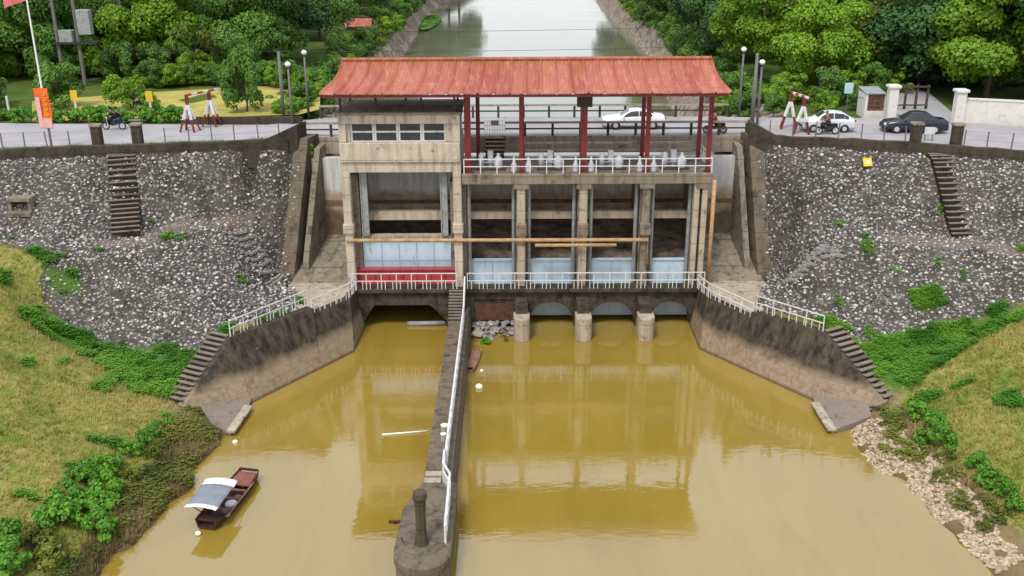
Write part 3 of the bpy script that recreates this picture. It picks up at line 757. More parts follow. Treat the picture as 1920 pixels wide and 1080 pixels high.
m = MB(); m.box(-2.65, .1, Y0+.06, Y0+.118, .5, 1.75); m.build('closed_bay_panel', plain('rust_stained_panel', (.13, .065, .045), .9, .5, .2, dirt=(.04,.03,.02), obj=False), sl)
for x in PIERS:
    m = MB()
    def st(z, k=1): return [(x-.56*k, 63.4, z), (x-.56*k, 62.5, z)] + [(x+.56*k*math.sin(a), 62.5-.56*k*math.cos(a), z) for a in [math.pi*(-.5+i/10) for i in range(1, 10)]] + [(x+.56*k, 62.5, z), (x+.56*k, 63.4, z)]
    m.loft([st(-1.5), st(1.62), st(1.68, .95)], True, True); m.build('pier_nose', M['pale'], sl)
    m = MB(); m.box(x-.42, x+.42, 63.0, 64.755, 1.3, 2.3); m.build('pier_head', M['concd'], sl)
def pier(x, w, y0, y1, z0, z1, mat='conc'):
    m = MB(); m.bbox(x-w/2, x+w/2, y0, y1, z0, z1, .03); m.build('pier', M[mat], sl)
for x in PIERS: pier(x, .72, 65.75, 70.4, -1.4, 10.35)
pier(-3.68, 1.1, 65.75, 70.4, -1.4, 10.35); pier(-10.95, .9, 65.85, 70.4, -1.4, 10.9); pier(13.05, .75, 65.75, 70.4, -1.4, 10.35)
for x, w_ in ((.65, .56), (4.9, .56), (9.2, .56)):
    m = MB(); m.bbox(x-w_/2, x+w_/2, 65.1, 65.74, 2.97, 10.35, .03); m.build('column', M['pale' if x < 5 else 'conc'], sl)
    m = MB(); m.bbox(x-w_/2-.09, x+w_/2+.09, 64.88, 65.72, 6.75, 7.55, .05); m.build('corbel', M['conc'], sl)
for x in (12.62, 13.18):
    m = MB(); m.bbox(x-.19, x+.19, 65.1, 65.74, 2.97, 10.35, .03); m.build('column', M['pale'], sl)
m = MB()
for a, b in ((-3.1, .28), (1.02, 4.53), (5.27, 8.83), (9.57, 12.66)): m.box(a, b, 66.55, 67.05, 7.45, 7.98)
m.box(-10.45, -4.25, 66.55, 67.1, 7.4, 8.0); m.build('cross_beam', M['pale'], sl)
m = MB()
for a, b in ((-3.1, .28), (1.02, 4.53), (5.27, 8.83), (9.57, 12.66)):
    m.add([(a,67.3,2),(b,67.3,2),(b,70.4,2),(a,70.4,2),(a,67.3,3.6),(b,67.3,3.6),(b,70.4,6.42),(a,70.4,6.42)], [(0,3,2,1),(4,5,6,7),(0,1,5,4),(1,2,6,5),(2,3,7,6),(3,0,4,7)])
m.build('breast_wall', M['silt'], sl)
pf = MB(); pf.bbox(-3.35, XR+.18, 64.95, 69.6, 10.36, 11.05, .04); pf.build('platform', M['conc'], sl)
for x in PIERS+[13.05]:
    pm = MB(); pm.box(x-.5, x+.5, 64.99, 65.7, 10.0, 10.355); pm.build('haunch', M['conc'], sl)
for xs in ((-2.95,), (.12,), (1.2,), (4.3,), (5.5,), (8.6,), (9.75,), (12.3,)):
    m = MB(); x = xs[0]; m.box(x-.11, x+.11, 65.82, 66.08, 2.97, 10.355); m.box(x-.035, x+.035, 65.7, 65.815, 2.97, 10.355); m.build('gate_guide', M['guide'], sl)
for x in (-10.1, -4.62):
    m = MB(); m.box(x-.2, x+.2, 65.7, 66.0, 6.5, 11.15); m.box(x-.28, x-.21, 65.62, 66.1, 6.5, 11.15); m.build('gate_guide', M['guide'], sl)
# side ledges and the ramps behind them
for sg, xa, xb in ((-1, -15.7, -11.36), (1, 13.46, 17.9)):
    m = MB(); x_in = xb if sg < 0 else xa; x_out = xa if sg < 0 else xb
    tw = TW['L' if sg < 0 else 'R']
    poly = [(x_in, 66.6), (x_in, 64.4), (tw['u1'].x-sg*.02, tw['u1'].y+.35), (tw['u0'].x+sg*.75, tw['u0'].y+.55), (x_out+sg*.15, 64.2), (x_out, 66.9)]
    m.prism(poly, 1.6, 2.94); m.build('ledge', M['pale'], sl)
    m = MB(); x_o2 = x_out-sg*1.0
    m.add([(x_in,65.9,2.9),(x_out,65.9,2.9),(x_o2,71,2.9),(x_in,71,2.9),(x_in,66.0,2.96),(x_out,66.0,2.96),(x_o2,71,5.4),(x_in,71,5.4)], [(0,3,2,1),(4,5,6,7),(0,1,5,4),(1,2,6,5),(2,3,7,6),(3,0,4,7)])
    m.build('sloped_floor', M['conc'], sl)
    m = MB(); m.box(min(x_in, x_o2), max(x_in, x_o2), 70.45, 71.0, 4.5, 10.94); m.build('back_wall', M['curt'], sl)
cw = MB(); cw.box(-11.35, 13.45, 70.42, 71.0, 3.0, 10.94); cw.build('curtain_wall', M['curt'], sl)
cw = MB(); cw.box(-15.0, 17.0, 70.3, 70.415, 7.55, 7.8); cw.build('wall_ledge', M['wall'], sl)
cw = MB(); cw.box(-10.5, -4.23, 65.6, 70.4, 2.05, 2.38); cw.build('lock_ceiling', M['riser'], sl)  # ceiling, sides and sill near-black: the tunnel's shade is painted into their colour
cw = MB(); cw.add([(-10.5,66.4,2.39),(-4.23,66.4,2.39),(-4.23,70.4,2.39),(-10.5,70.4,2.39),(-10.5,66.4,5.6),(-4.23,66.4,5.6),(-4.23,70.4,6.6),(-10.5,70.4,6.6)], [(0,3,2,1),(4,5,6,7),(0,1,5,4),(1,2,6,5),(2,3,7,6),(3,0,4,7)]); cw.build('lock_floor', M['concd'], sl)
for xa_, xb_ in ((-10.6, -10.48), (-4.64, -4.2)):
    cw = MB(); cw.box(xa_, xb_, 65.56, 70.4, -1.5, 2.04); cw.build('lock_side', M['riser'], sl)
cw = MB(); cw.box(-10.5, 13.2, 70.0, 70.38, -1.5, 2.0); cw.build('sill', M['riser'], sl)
# gates
def gate(name, label, cat, x0, x1, y, z0, z1, nx, group=None):
    t = thing(name, label, cat, ((x0+x1)/2, y, z0), group)
    m = MB(); m.box(x0, x1, y, y+.12, z0, z1); m.build('plate', M['gate'], t)
    m = MB()
    for i in range(nx+1):
        x = x0+.06+(x1-x0-.12)*i/nx; m.box(x-.03, x+.03, y-.09, y-.002, z0+.1, z1-.05)
    m.box(x0, x1, y-.1, y+.2, z1, z1+.09); m.box(x0+.09, x1-.09, y-.05, y-.003, (z0+z1)/2+.3, (z0+z1)/2+.36)
    m.build('ribs', M['gate'], t)
    return t
gate('lock_gate', 'wide pale blue lock gate above the red beam in the left bay', 'gate', -10.47, -4.26, 66.12, 2.4, 6.15, 5)
cap = MB(); cap.box(-10.47, -4.26, 65.9, 66.5, 6.25, 6.44)
cap.build('gate_crest', M['pale'], bpy.data.objects['lock_gate'])
GL = ['pale blue sluice gate beside the lock bay, above the closed rusty panel', 'pale blue sluice gate in the second bay right of the lock, with a middle seam', 'pale blue sluice gate behind the right end of the long orange pipe', 'pale blue sluice gate in the bay next to the right wing wall']
for i, (a, b) in enumerate(((-3.1, .26), (1.04, 4.51), (5.29, 8.81), (9.59, 12.64))):
    gate('sluice_gate', GL[i], 'gate', a, b, 66.19, .3, 4.5, 2, 'sluice gates')
rb = thing('red_beam', 'bright red steel box beam along the foot of the wide lock gate', 'beam', (-7.5, 65.7, 3))
m = MB(); m.box(-10.95, -3.75, 65.64, 66.0, 3.0, 4.02); m.build('web', M['redbeam'], rb)
m = MB(); m.box(-10.95, -3.75, 65.5, 66.04, 4.022, 4.1); m.box(-10.95, -3.75, 65.5, 65.637, 3.0, 3.08); m.build('flange', M['redbeam'], rb)
m = MB()
for i in range(8): m.box(-10.7+i*.98, -10.64+i*.98, 65.52, 65.636, 3.085, 4.018)
m.build('stiffener', M['redbeam'], rb)
railing('walkway_railing', 'white railing on the walkway in front of the red beam', [(-11.2,64.55,2.97),(-3.85,64.55,2.97)], 1.15, 1.05, bal=.53, group='walkway railings')
railing('walkway_railing', 'long white railing on the walkway in front of the four pale blue sluice gates', [(-3.1,64.55,2.97),(13.4,64.55,2.97)], 1.15, 1.1, bal=.55, group='walkway railings')
# pipes
def pipe(name, label, pts, r):
    m = MB(); m.tube(pts, r, 10); o = m.build(name, M['rust'], None, True); tag(o, label, 'pipe', 'rusty pipes'); return o
pipe('pipe', 'long rusty orange pipe running across the columns to a downpipe', [(-11.4,64.95,6.42),(-3.9,64.95,6.4),(9.4,64.95,6.38),(9.4,64.95,4.55)], .13)
pipe('pipe', 'short rusty pipe slung just under the long orange one', [(1.6,64.72,6.08),(7.2,64.72,6.08)], .12)
pipe('pipe', 'upright rusty orange pipe at the right end of the sluice', [(13.72,64.9,10.6),(13.72,64.9,2.97)], .14)
fp = MB(); fp.tube([(-7.45,65.1,.12),(-4.75,65.1,.16)], .17, 10); tag(fp.build('floating_boom', M['guide'], None, True), 'pale grey tube floating in the dark mouth of the lock', 'boom')
# ------------------------------------------------------------------ control house
ch = thing('control_house', 'beige concrete control house standing on two columns over the lock bay', 'control house', (-7.45, 65, 3))
hx0, hx1 = -11.5, -3.4
for x in (hx0, hx1-.58):
    m = MB(); m.bbox(x, x+.58, 64.98, 65.62, 2.97, 11.2, .04); m.build('column', M['tan'], ch)
    m = MB(); m.bbox(x-.08, x+.66, 64.82, 65.6, 6.95, 7.6, .06); m.build('corbel', M['tan'], ch)
for x in (hx0, hx1-.58):
    m = MB(); m.box(x, x+.58, 69.2, 69.8, 3, 11.2); m.build('column', M['tan'], ch)
m = MB(); m.bbox(hx0, hx1, 65.02, 69.8, 11.2, 11.93, .04); m.build('floor_beam', M['tan'], ch)
m = MB(); m.bbox(hx0+.02, hx1-.02, 64.88, 69.85, 11.935, 13.22, .04)
m.box(-7.5, -7.44, 64.868, 64.879, 11.98, 13.18); m.build('parapet', M['tan'], ch)
wl = MB()
wl.box(hx0+.1, -10.75, 65.2, 69.6, 13.22, 14.5); wl.box(-4.35, hx1-.1, 65.2, 69.6, 13.22, 14.5); wl.box(-10.745, -4.355, 69.2, 69.6, 13.22, 14.5)
wl.build('wall', M['tan'], ch)
m = MB(); m.box(hx0+.02, hx0+.5, 64.96, 65.195, 13.22, 14.5); m.build('corner_pillar', M['tan'], ch); m = MB(); m.box(hx1-.5, hx1-.02, 64.96, 65.195, 13.22, 14.5); m.build('corner_pillar', M['tan'], ch)
m = MB(); m.bbox(hx0, hx1, 64.95, 69.8, 14.503, 15.12, .03); m.build('lintel', M['tan'], ch)
m = MB(); m.bbox(hx0-.12, hx1+.12, 64.8, 70.0, 15.123, 15.26, .03); m.build('roof_slab', M['conc'], ch)
wx = [-10.745+i*(6.39/4) for i in range(5)]
for a, b in zip(wx[:-1], wx[1:]):
    f = MB(); y = 65.32
    for x in (a+.01, b-.13): f.box(x, x+.12, y, y+.1, 13.225, 14.498)
    f.box(a+.13, b-.13, y, y+.1, 13.225, 13.3); f.box(a+.13, b-.13, y, y+.1, 14.42, 14.498); f.box(a+.13, b-.13, y-.01, y+.1, 13.84, 13.95)
    fo = f.build('window', M['white'], ch)
    pz = MB(); pz.box(a+.131, b-.131, y+.05, y+.07, 13.305, 13.838); pz.build('pane', M['glass'], fo)
    pz = MB(); pz.box(a+.131, b-.131, y+.05, y+.07, 13.952, 14.418); pz.build('pane', M['glass'], fo)
# ------------------------------------------------------------------ canopy roof
ca = thing('canopy', 'long red sheet metal roof with flared ends on maroon posts', 'canopy', (1, 67, 11))
def roof_mesh():
    mb = MB(); nv = 14; ribs = 26; per = 8; nu = ribs*per
    def half(v, sgn):
        xl = -11.33-1.02*v**2.4; xr = 13.41+.74*v**2.4
        z = 18.34-1.68*(v*.92+.08*v*v)-.10*math.sin(math.pi*v)
        return xl, xr, 67+sgn*3.4*v, z
    rows = []
    for sgn, vs in ((-1, range(nv, 0, -1)), (1, range(0, nv+1))):
        for k in vs:
            v = k/nv; xl, xr, y, z = half(v, sgn); rows.append((xl, xr, y, z))
    V = []; F = []
    for xl, xr, y, z in rows:
        for i in range(nu+1):
            ph = i % per
            dz = .10 if ph == 0 else (-.02 if ph in (1, 7) else (.02 if ph % 2 == 0 else -.015))
            V.append((xl+(xr-xl)*i/nu, y, z+dz+math.sin(i*.7+y)*.008))
    n = nu+1
    for j in range(len(rows)-1):
        for i in range(nu): F.append((j*n+i, j*n+i+1, (j+1)*n+i+1, (j+1)*n+i))
    # flared hip ends: join front and rear rows at each end
    m_ = len(rows)
    for end in (0, nu):
        for j in range(nv):
            a, b, c_, d = j*n+end, (j+1)*n+end, (m_-2-j)*n+end, (m_-1-j)*n+end
            F.append((a, b, c_, d) if b != c_ else (a, b, d))
    mb.add(V, F); return mb
ro = roof_mesh().build('roof', M['roof'], ca)
sm_ = ro.modifiers.new('thickness', 'SOLIDIFY'); sm_.thickness = .05; sm_.offset = -1
m = MB(); m.tube([(-11.3,67,18.42),(13.38,67,18.42)], .13, 8); m.build('ridge_cap', M['roof'], ca)
fm = MB(); fm.box(-12.2, 14.0, 63.72, 63.8, 16.42, 16.58); fm.box(-12.2, 14.0, 70.2, 70.28, 16.42, 16.58)
for i in range(14): fm.box(-11.9+i*1.96, -11.8+i*1.96, 63.81, 70.19, 16.45, 16.55)
fm.build('eave_frame', M['red'], ca)
for x, y, w_, z0 in ((-2.93,65.5,.42,11.05),(.66,65.5,.28,11.05),(4.87,65.5,.40,11.05),(9.15,65.5,.28,11.05),(13.3,65.5,.28,11.05),
                     (-2.35,69.1,.28,11.05),(.78,69.1,.24,11.05),(4.98,69.1,.24,11.05),(9.28,69.1,.26,11.05),(13.28,69.1,.26,11.05)):
    m = MB(); m.box(x-w_/2, x+w_/2, y-w_/2, y+w_/2, z0, 16.43); m.box(x-w_/2-.1, x+w_/2+.1, y-w_/2-.1, y+w_/2+.1, z0, z0+.08)
    m.build('column', M['red'], ca)
m = MB(); m.box(4.87-.5, 4.87+.5, 65.2, 65.8, 15.5, 16.42); m.build('column_head', M['dark'], ca)
for x, y in ((-11.3,65.3),(-8.95,65.3),(-5.95,65.3),(-3.75,65.3),(-11.3,69.5),(-7.4,69.5),(-3.75,69.5)):
    m = MB(); m.box(x-.07, x+.07, y-.07, y+.07, 15.26, 16.45); m.build('post', M['dark'], ca)
# platform railings and hoists
railing('platform_railing', 'white railing along the front edge of the hoist platform', [(-3.2,65.08,11.05),(13.5,65.08,11.05),(13.5,69.3,11.05)], 1.0, 1.1, bal=.0, midf=.5, r=.032)
railing('platform_railing', 'rear railing of widely spaced pale posts on the hoist platform', [(.9,69.45,11.05),(13.4,69.45,11.05)], 1.15, 2.1, mat=M['pale'], bal=0, midf=.55, r=.07)
HL = ['white gate hoist on the platform nearest the control house', 'white gate hoist between the thin and the black-headed maroon column', 'white gate hoist just right of the black-headed maroon column', 'white gate hoist at the far right of the platform']
def hoist(x, label):
    t = thing('gate_hoist', label, 'hoist', (x, 66.3, 11.05), 'gate hoists')
    m = MB(); m.bbox(x-1.0, x+.95, 65.95, 66.75, 11.05, 11.17); m.build('bed_frame', M['dark'], t)
    m = MB(); m.lathe((x+.45, 66.25, 11.17), [(.28,0),(.30,.1),(.32,.45),(.30,.66),(.18,.78),(.12,.82),(.11,1.0),(.05,1.04)]); m.build('gear_housing', M['hoist'], t, True)
    m = MB(); m.lathe((x-.72, 66.25, 11.17), [(.19,0),(.19,.9),(.15,.98),(.10,1.05),(.03,1.08)]); m.build('screw_cover', M['hoist'], t, True)
    m = MB(); m.bbox(x-.28, x+.1, 66.35, 66.75, 11.6, 12.3, .04); m.box(x-.2, x+.02, 66.4, 66.7, 11.17, 11.598); m.build('motor', M['hoist'], t)
    m = MB(); m.tube([(x-.72,66.25,11.55),(x+.2,66.25,11.55)], .07, 8); m.build('drive_shaft', M['guide'], t)
for x, l in zip((-1.35, 2.75, 6.9, 11.2), HL): hoist(x, l)
def cone(x, label):
    m = MB(); m.lathe((x, 65.62, 11.05), [(.22,0),(.22,.08),(.20,.5),(.11,.68),(.08,.95),(.03,1.05)]); o = m.build('bearing_pedestal', M['hoist'], None, True); tag(o, label, 'pedestal', 'bearing pedestals')
for x, l in ((.18,'left of the thin maroon column beside the second hoist'),(1.14,'right of the thin maroon column beside the second hoist'),(4.36,'left of the black-headed maroon column'),(5.4,'right of the black-headed maroon column'),(8.7,'left of the paired maroon columns'),(9.65,'right of the paired maroon columns')): cone(x, 'white tapered bearing pedestal '+l)
# ------------------------------------------------------------------ bridge
br = thing('road_bridge', 'concrete road bridge behind the red canopy', 'bridge', (1, 75, 11))
m = MB(); m.box(-15.5, 17.4, 71.9, 79.4, 11.86, 12.19); m.build('deck', M['bridge'], br)
m = MB(); m.box(-15.2, 17.2, 71.88, 71.9, 11.95, 12.12)
for y in (71.93, 74, 76, 78): m.box(-15.0, 17.1, y, y+.4, 10.95, 11.857)
m.build('girder', M['pale'], br)
m = MB(); m.box(-15.48, 17.38, 72.3, 79.0, 12.192, 12.205); m.build('roadway', M['road'], br)
for x in (-15.2, 16.9):
    m = MB(); m.box(x-.3, x+.5, 71.3, 79.6, 3.5, 11.855) if x > 0 else m.box(x-.5, x+.5, 71.3, 79.6, 3.5, 10.94); m.build('abutment', M['wall'], br)
def brail(y, label, gap=None):
    t = thing('bridge_railing', label, 'railing', (1, y, 12.2), 'bridge railings')
    for z0, z1, d in ((13.1, 13.24, .11), (12.66, 12.76, .06)):
        m = MB()
        for a, b in ([(-15.4, 17.4)] if not gap else [(-15.4, gap[0]), (gap[1], 17.4)]): m.box(a, b, y-d, y+d, z0, z1)
        m.build('top_rail' if z0 > 13 else 'lower_rail', M['bridge'] if z0 > 13 else M['kerb'], t)
    n = 16
    for i in range(n+1):
        x = -15.3+i*(32.6/n)
        if gap and gap[0]-.1 < x < gap[1]+.1: continue
        m = MB(); m.box(x-.09, x+.09, y-.075, y+.075, 12.19, 13.098); m.build('post', M['kerb'], t)
brail(72.05, 'front bridge railing behind the hoist platform', (-2.0, -.45)); brail(79.2, 'rear bridge railing on the canal side')
pg = thing('platform_gate', 'pale lattice gate with a grey plate at the top of the platform steps', 'gate', (-1.2, 72.05, 12.2))
m = MB()
for i in range(9): m.box(-1.98+i*.188, -1.95+i*.188, 72.03, 72.06, 12.22, 13.3)
for z in (12.25, 12.6, 12.95, 13.28): m.box(-1.98, -.46, 72.061, 72.085, z, z+.035)
m.build('lattice', M['white'], pg)
m = MB(); m.box(-1.5, -.92, 71.98, 72.025, 13.0, 13.35); m.build('plate', M['guide'], pg)
ps = thing('platform_steps', 'short concrete steps from the hoist platform up to the bridge', 'steps', (-1.2, 70.8, 11.05))
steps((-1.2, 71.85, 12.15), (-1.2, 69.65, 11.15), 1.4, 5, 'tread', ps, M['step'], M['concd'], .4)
# ------------------------------------------------------------------ wing walls
for sg, k, xt, xb, l in ((-1, 'L', -14.2, -15.55, 'left'), (1, 'R', 16.85, 17.55, 'right')):
    t = thing('wing_wall', 'tall sloping concrete wing wall between the %s pitching and the sluice' % l, 'wall', (xt, 69, 3), 'wing walls')
    def fx(y): return xt+(xb-xt)*(71.6-y)/(71.6-66.4)
    def yz(prof, d0, d1):
        m = MB(); m.loft([[(fx(y)+sg*d0, y, z) for y, z in prof], [(fx(y)+sg*d1, y, z) for y, z in prof]], True, True); return m
    yz([(71.9,2),(71.9,12.45),(70.2,12.45),(66.5,3.45),(66.5,2)], .05, 1.0).build('wall', M['wall'], t)
    yz([(71.2,2.5),(71.2,11.9),(70.2,11.7),(67.1,4.1),(67.0,2.5)], -.75, -.35).build('inner_wall', M['conc'], t)
# ------------------------------------------------------------------ training walls with steps and railings
for k, l in (('L', 'left'), ('R', 'right')):
    d = TW[k]; sg = d['sgn']
    t = thing('training_wall', 'battered concrete training wall leading from the sluice to the %s bank' % l, 'wall', d['t0'], 'training walls')
    f0, f1, f2, u1, u0_, t1, t0, e = (d[q] for q in ('f0','f1','f2','u1','u0','t1','t0','e'))
    s = ((u0_-u1).length)/((t0-u1).length); fm = lerp(f0, f1, s)
    z0 = Vector((-10.47 if sg < 0 else 12.62, 64.76, 0)); z1 = Vector((-10.95 if sg < 0 else 13.05, 64.44, 2.96))
    dn = Vector((0, 0, -1.4))
    m = MB(); dirv = (t0-u1).normalized(); outw = Vector((dirv.y, -dirv.x, 0)).normalized()
    if outw.x*sg < 0: outw = -outw
    off = outw*.6
    def sect(b0, b1, a1, a0, thick=True):
        bb0 = b0+dn-outw*.2*0; bb1 = b1+dn
        vs = [bb0, bb1, b0, b1, a0, a1, a0+off, a1+off, a0+off+Vector((0,0,-2.2)), a1+off+Vector((0,0,-2.2))]
        m.add(vs, [(0,1,3,2),(2,3,5,4),(4,5,7,6),(6,7,9,8),(0,2,4,6,8),(1,9,7,5,3)])
    sect(z0, f0, u1, z1); sect(f0, fm, u0_, u1); sect(fm, f1, t0, u0_+Vector((0,0,.45))); sect(f1, f2, e, t0)
    m.build('wall', M['train'], t)
    ap = MB()
    ax = [f1+Vector((0,.0,0)), f2, *( [U(398,795,z=.5), U(432,812,z=.22), U(466,763,z=.25)] if k == 'L' else [U(1634,780,z=.5), U(1560,808,z=.22), U(1528,757,z=.25)] )]
    ax[0] = ax[0]+Vector((0,.3,.3)); ax[1] = ax[1]+Vector((0,.2,.25))
    ap.loft([[(p.x, p.y, -.7) for p in ax], [tuple(p) for p in ax]], True, True); ap.build('apron', M['step'], t)
    ap = MB(); a_, b_ = ax[3], ax[4]; ap.bar(a_+Vector((0,0,.05)), b_+Vector((0,0,.05)), .5, .12); ap.build('apron_curb', M['pale'], t)
    st_ = thing('wall_steps', 'concrete steps climbing the end of the %s training wall' % l, 'steps', e, 'training wall steps')
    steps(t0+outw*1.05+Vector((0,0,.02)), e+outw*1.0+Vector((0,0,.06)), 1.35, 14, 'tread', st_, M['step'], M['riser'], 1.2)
    io = outw*.15
    railing('wall_railing', 'white railing on the raised outer part of the %s training wall' % l, [t0+io, t1+io], 1.0, 1.15, bal=.55, group='training wall railings')
    railing('wall_railing', 'short white railing on the lower inner part of the %s training wall' % l, [u0_+io, u1+io, Vector((z1.x-sg*.1, 64.5, 2.96))], 1.0, 1.1, bal=.5, group='training wall railings')
# ------------------------------------------------------------------ divider wall
dv = thing('divider_wall', 'long narrow concrete divider wall with a rounded nose running out from the sluice', 'wall', (-3.8, 50, 0))
m = MB(); m.loft([[(-4.5,y,-1.5),(-2.72,y,-1.5),(-3.0,y,1.5),(-4.34,y,1.5)] for y in (64.74, 41.0)], True, True); m.build('body', M['wall'], dv)
m = MB()
def nose(z, k): 
    cx, cy = -3.93, 36.1; pts = [(-4.34, 41.4), (-5.02, 39.4)]
    pts += [(cx+1.16*math.sin(a), cy-1.3*math.cos(a)) for a in [math.pi*(-.5+i/14) for i in range(15)]]
    pts += [(-2.77, 41.4)]
    return [(cx+(x-cx)*k, cy+(y-cy)*(k if y < cy else 1), z) for x, y in pts]
m.loft([nose(-1.5, 1.04), nose(1.1, 1.02), nose(1.12, 1.08), nose(1.52, 1.08), nose(1.62, 1.0)], True, True); m.build('nose', M['wall'], dv)
m = MB(); m.box(-4.3, -3.5, 41.45, 41.9, 1.45, 1.62); m.box(-4.3, -3.5, 42.2, 42.6, 1.4, 1.56); m.build('low_step', M['pale'], dv)
dst = thing('divider_steps', 'steps from the walkway down to the divider wall', 'steps', (-3.9, 63.4, 1.5))
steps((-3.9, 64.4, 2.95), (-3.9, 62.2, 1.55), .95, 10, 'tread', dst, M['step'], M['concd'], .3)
mp = thing('mooring_post', 'dark weathered concrete mooring post on the nose of the divider wall', 'mooring post', (-4.0, 36.5, 1.6))
m = MB(); m.lathe((-4.0,36.5,1.6), [(.36,0),(.31,.12),(.25,.5),(.23,1.5),(.26,2.2),(.33,2.36),(.31,2.6),(.14,2.7)], 7); m.build('shaft', M['post'], mp)
m = MB()
ring = [[(-4.0+(1.0+.15*math.cos(b))*math.sin(a), 36.75-(1.0+.15*math.cos(b))*math.cos(a), 1.64+.15*math.sin(b)) for b in [i*math.pi/3 for i in range(6)]] for a in [math.pi*(-.52+1.04*i/14) for i in range(15)]]
m.loft(ring, True, True); m.build('base_ring', M['wall'], mp)
railing('divider_railing', 'white railing running down the right edge of the divider wall', [(-3.28,64.3,2.95),(-3.3,62.2,1.52),(-3.32,43.0,1.52)], 1.0, 1.2, bal=.3, r=.045, group='divider railings')
railing('divider_railing', 'kinked white railing on the right side of the rounded nose', [(-3.38,42.9,1.56),(-3.36,41.6,1.6),(-2.98,40.6,1.62),(-2.95,36.4,1.62)], 1.0, 1.1, bal=.3, r=.045, group='divider railings')
for x, y, s, l in ((-3.6, 46.4, .26, 'white bucket standing upright on the divider wall'), (-3.62, 45.7, .2, 'small grey white can beside the bucket on the divider wall')):
    m = MB(); m.lathe((x,y,1.5), [(s*.55,0),(s*.7,.02),(s*.8,s*2.2),(s*.86,s*2.25),(s*.6,s*2.3)], 12); tag(m.build('bucket', M['foam'], None, True), l, 'bucket')
# ------------------------------------------------------------------ embankment stairs, fan steps, kerb walls
es = thing('embankment_stairs', 'straight concrete stairs down the left pitching below two stone pillars', 'stairs', (-26.8, 66, 8), 'embankment stairs')
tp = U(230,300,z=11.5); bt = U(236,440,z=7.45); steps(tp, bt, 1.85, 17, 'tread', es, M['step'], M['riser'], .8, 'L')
es = thing('embankment_stairs', 'slanting concrete stairs down the right pitching below two stone pillars', 'stairs', (29, 65, 8), 'embankment stairs')
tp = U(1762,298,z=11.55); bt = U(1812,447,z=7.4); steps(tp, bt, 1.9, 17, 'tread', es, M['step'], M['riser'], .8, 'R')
for k, A, B, n_, l in (('L', (440,440), (520,526), 9, 'left'), ('R', (1560,468), (1482,528), 10, 'right')):
    t = thing('cobbled_steps', 'rough cobbled steps curving down beside the %s wing wall' % l, 'steps', (0, 0, 0), 'cobbled steps')
    a = G(*A, k); b = G(*B, k); m = MB()
    for i in range(n_):
        u = i/(n_-1); x = a[0]+(b[0]-a[0])*u; y = a[1]+(b[1]-a[1])*u; z = hz(k, x, y)
        rz = R(45+30*u) if k == 'L' else R(-48-30*u)
        for q in range(5):
            ox = (q-2)*.38; qx, qy = x+ox*math.cos(rz), y+ox*math.sin(rz); m.obox((qx, qy, hz(k, qx, qy)+.1), .35+rng.uniform(-.05,.05), .19, .17, rz+rng.uniform(-.1,.1), rng.uniform(-.1,.1), rng.uniform(-.1,.1))
    m.build('stones', M['cob'], t)
for k, l in (('L', 'left'), ('R', 'right')):
    kb = KERB[k]; t = thing('kerb_wall', 'low dark mossy wall along the top of the %s pitching' % l, 'wall', (kb[1][0], kb[1][1], 11), 'kerb walls')
    m = MB(); c = MB()
    pts = []
    for (x0, y0_), (x1, y1_) in zip(kb[:-1], kb[1:]):
        for i in range(6): pts.append((x0+(x1-x0)*i/6, y0_+(y1_-y0_)*i/6))
    pts.append(kb[-1])
    def sec(x, y): 
        j = rng.uniform(-.05, .05); return [(x, y-.32+j, 10.6), (x, y+.3, 10.6), (x, y+.28, 12.55+j), (x, y-.25+j, 12.55+j)]
    m.loft([sec(x, y) for x, y in pts], True, True); m.build('wall', M['kerb'], t)
    if k == 'L': E_ = [(-18.4,69.0),(-15.3,69.9),(-14.9,71.3),(-18.2,70.2)]
    else: E_ = [(17.0,70.0),(19.6,69.5),(19.4,70.6),(17.2,71.4)]
    if k == 'L': tz = [12.2,13.5,13.5,12.2]
    else: tz = [13.5,12.3,12.3,13.5]
    c.add([(x,y,9.8) for x, y in E_]+[(x,y,z) for (x, y), z in zip(E_, tz)], [(0,3,2,1),(4,5,6,7),(0,1,5,4),(1,2,6,5),(2,3,7,6),(3,0,4,7)]); c.build('end_block', M['kerb'], t)
def pillar(px, py, label):
    p = U(px, py, z=12.3); t = thing('gate_pillar', label, 'pillar', (p.x, p.y, 12), 'stone gate pillars')
    m = MB(); m.bbox(p.x-.33, p.x+.33, p.y-.3, p.y+.3, 11.2, 13.75, .05); m.build('shaft', M['kerb'], t)
    m = MB(); m.bbox(p.x-.4, p.x+.4, p.y-.37, p.y+.37, 13.752, 13.9, .04); m.build('cap', M['conc'], t)
pillar(185, 275, 'weathered square pillar at the left stairs, the one nearer the banner pole')
pillar(260, 273, 'weathered square pillar at the left stairs, the one nearer the control house')
pillar(1715, 272, 'weathered square pillar in front of the dark car')
pillar(1791, 274, 'weathered square pillar just right of the dark car')
def fence(k, pxs, label, ylift=.15):
    t = thing('wire_fence', label, 'fence', (KERB[k][2][0], KERB[k][2][1], 12.5), 'wire fences')
    kx = [p[0] for p in KERB[k]]; ky = [p[1] for p in KERB[k]]; prev = None
    for px in pxs:
        Yk = 68.0
        for _ in range(6):
            p = U(px, 265, Y=Yk); Yk = float(np.interp(p.x, kx, ky))
        a = Vector((p.x, Yk, 12.5)); tl = rng.uniform(-.05, .05); b = a+Vector((tl, 0, 1.15))
        m = MB(); m.bar(a, b, .07, .07); m.build('post', M['greypost'], t)
        if prev: 
            m = MB()
            for q in (.45, .95): m.tube([lerp(prev[0], prev[1], q), lerp(a, b, q)], .007, 4)
            m.build('wires', M['greypost'], t)
        prev = (a, b)
fence('L', [-40,3,45,87,130], 'thin post and wire fence on the kerb wall near the banner pole')
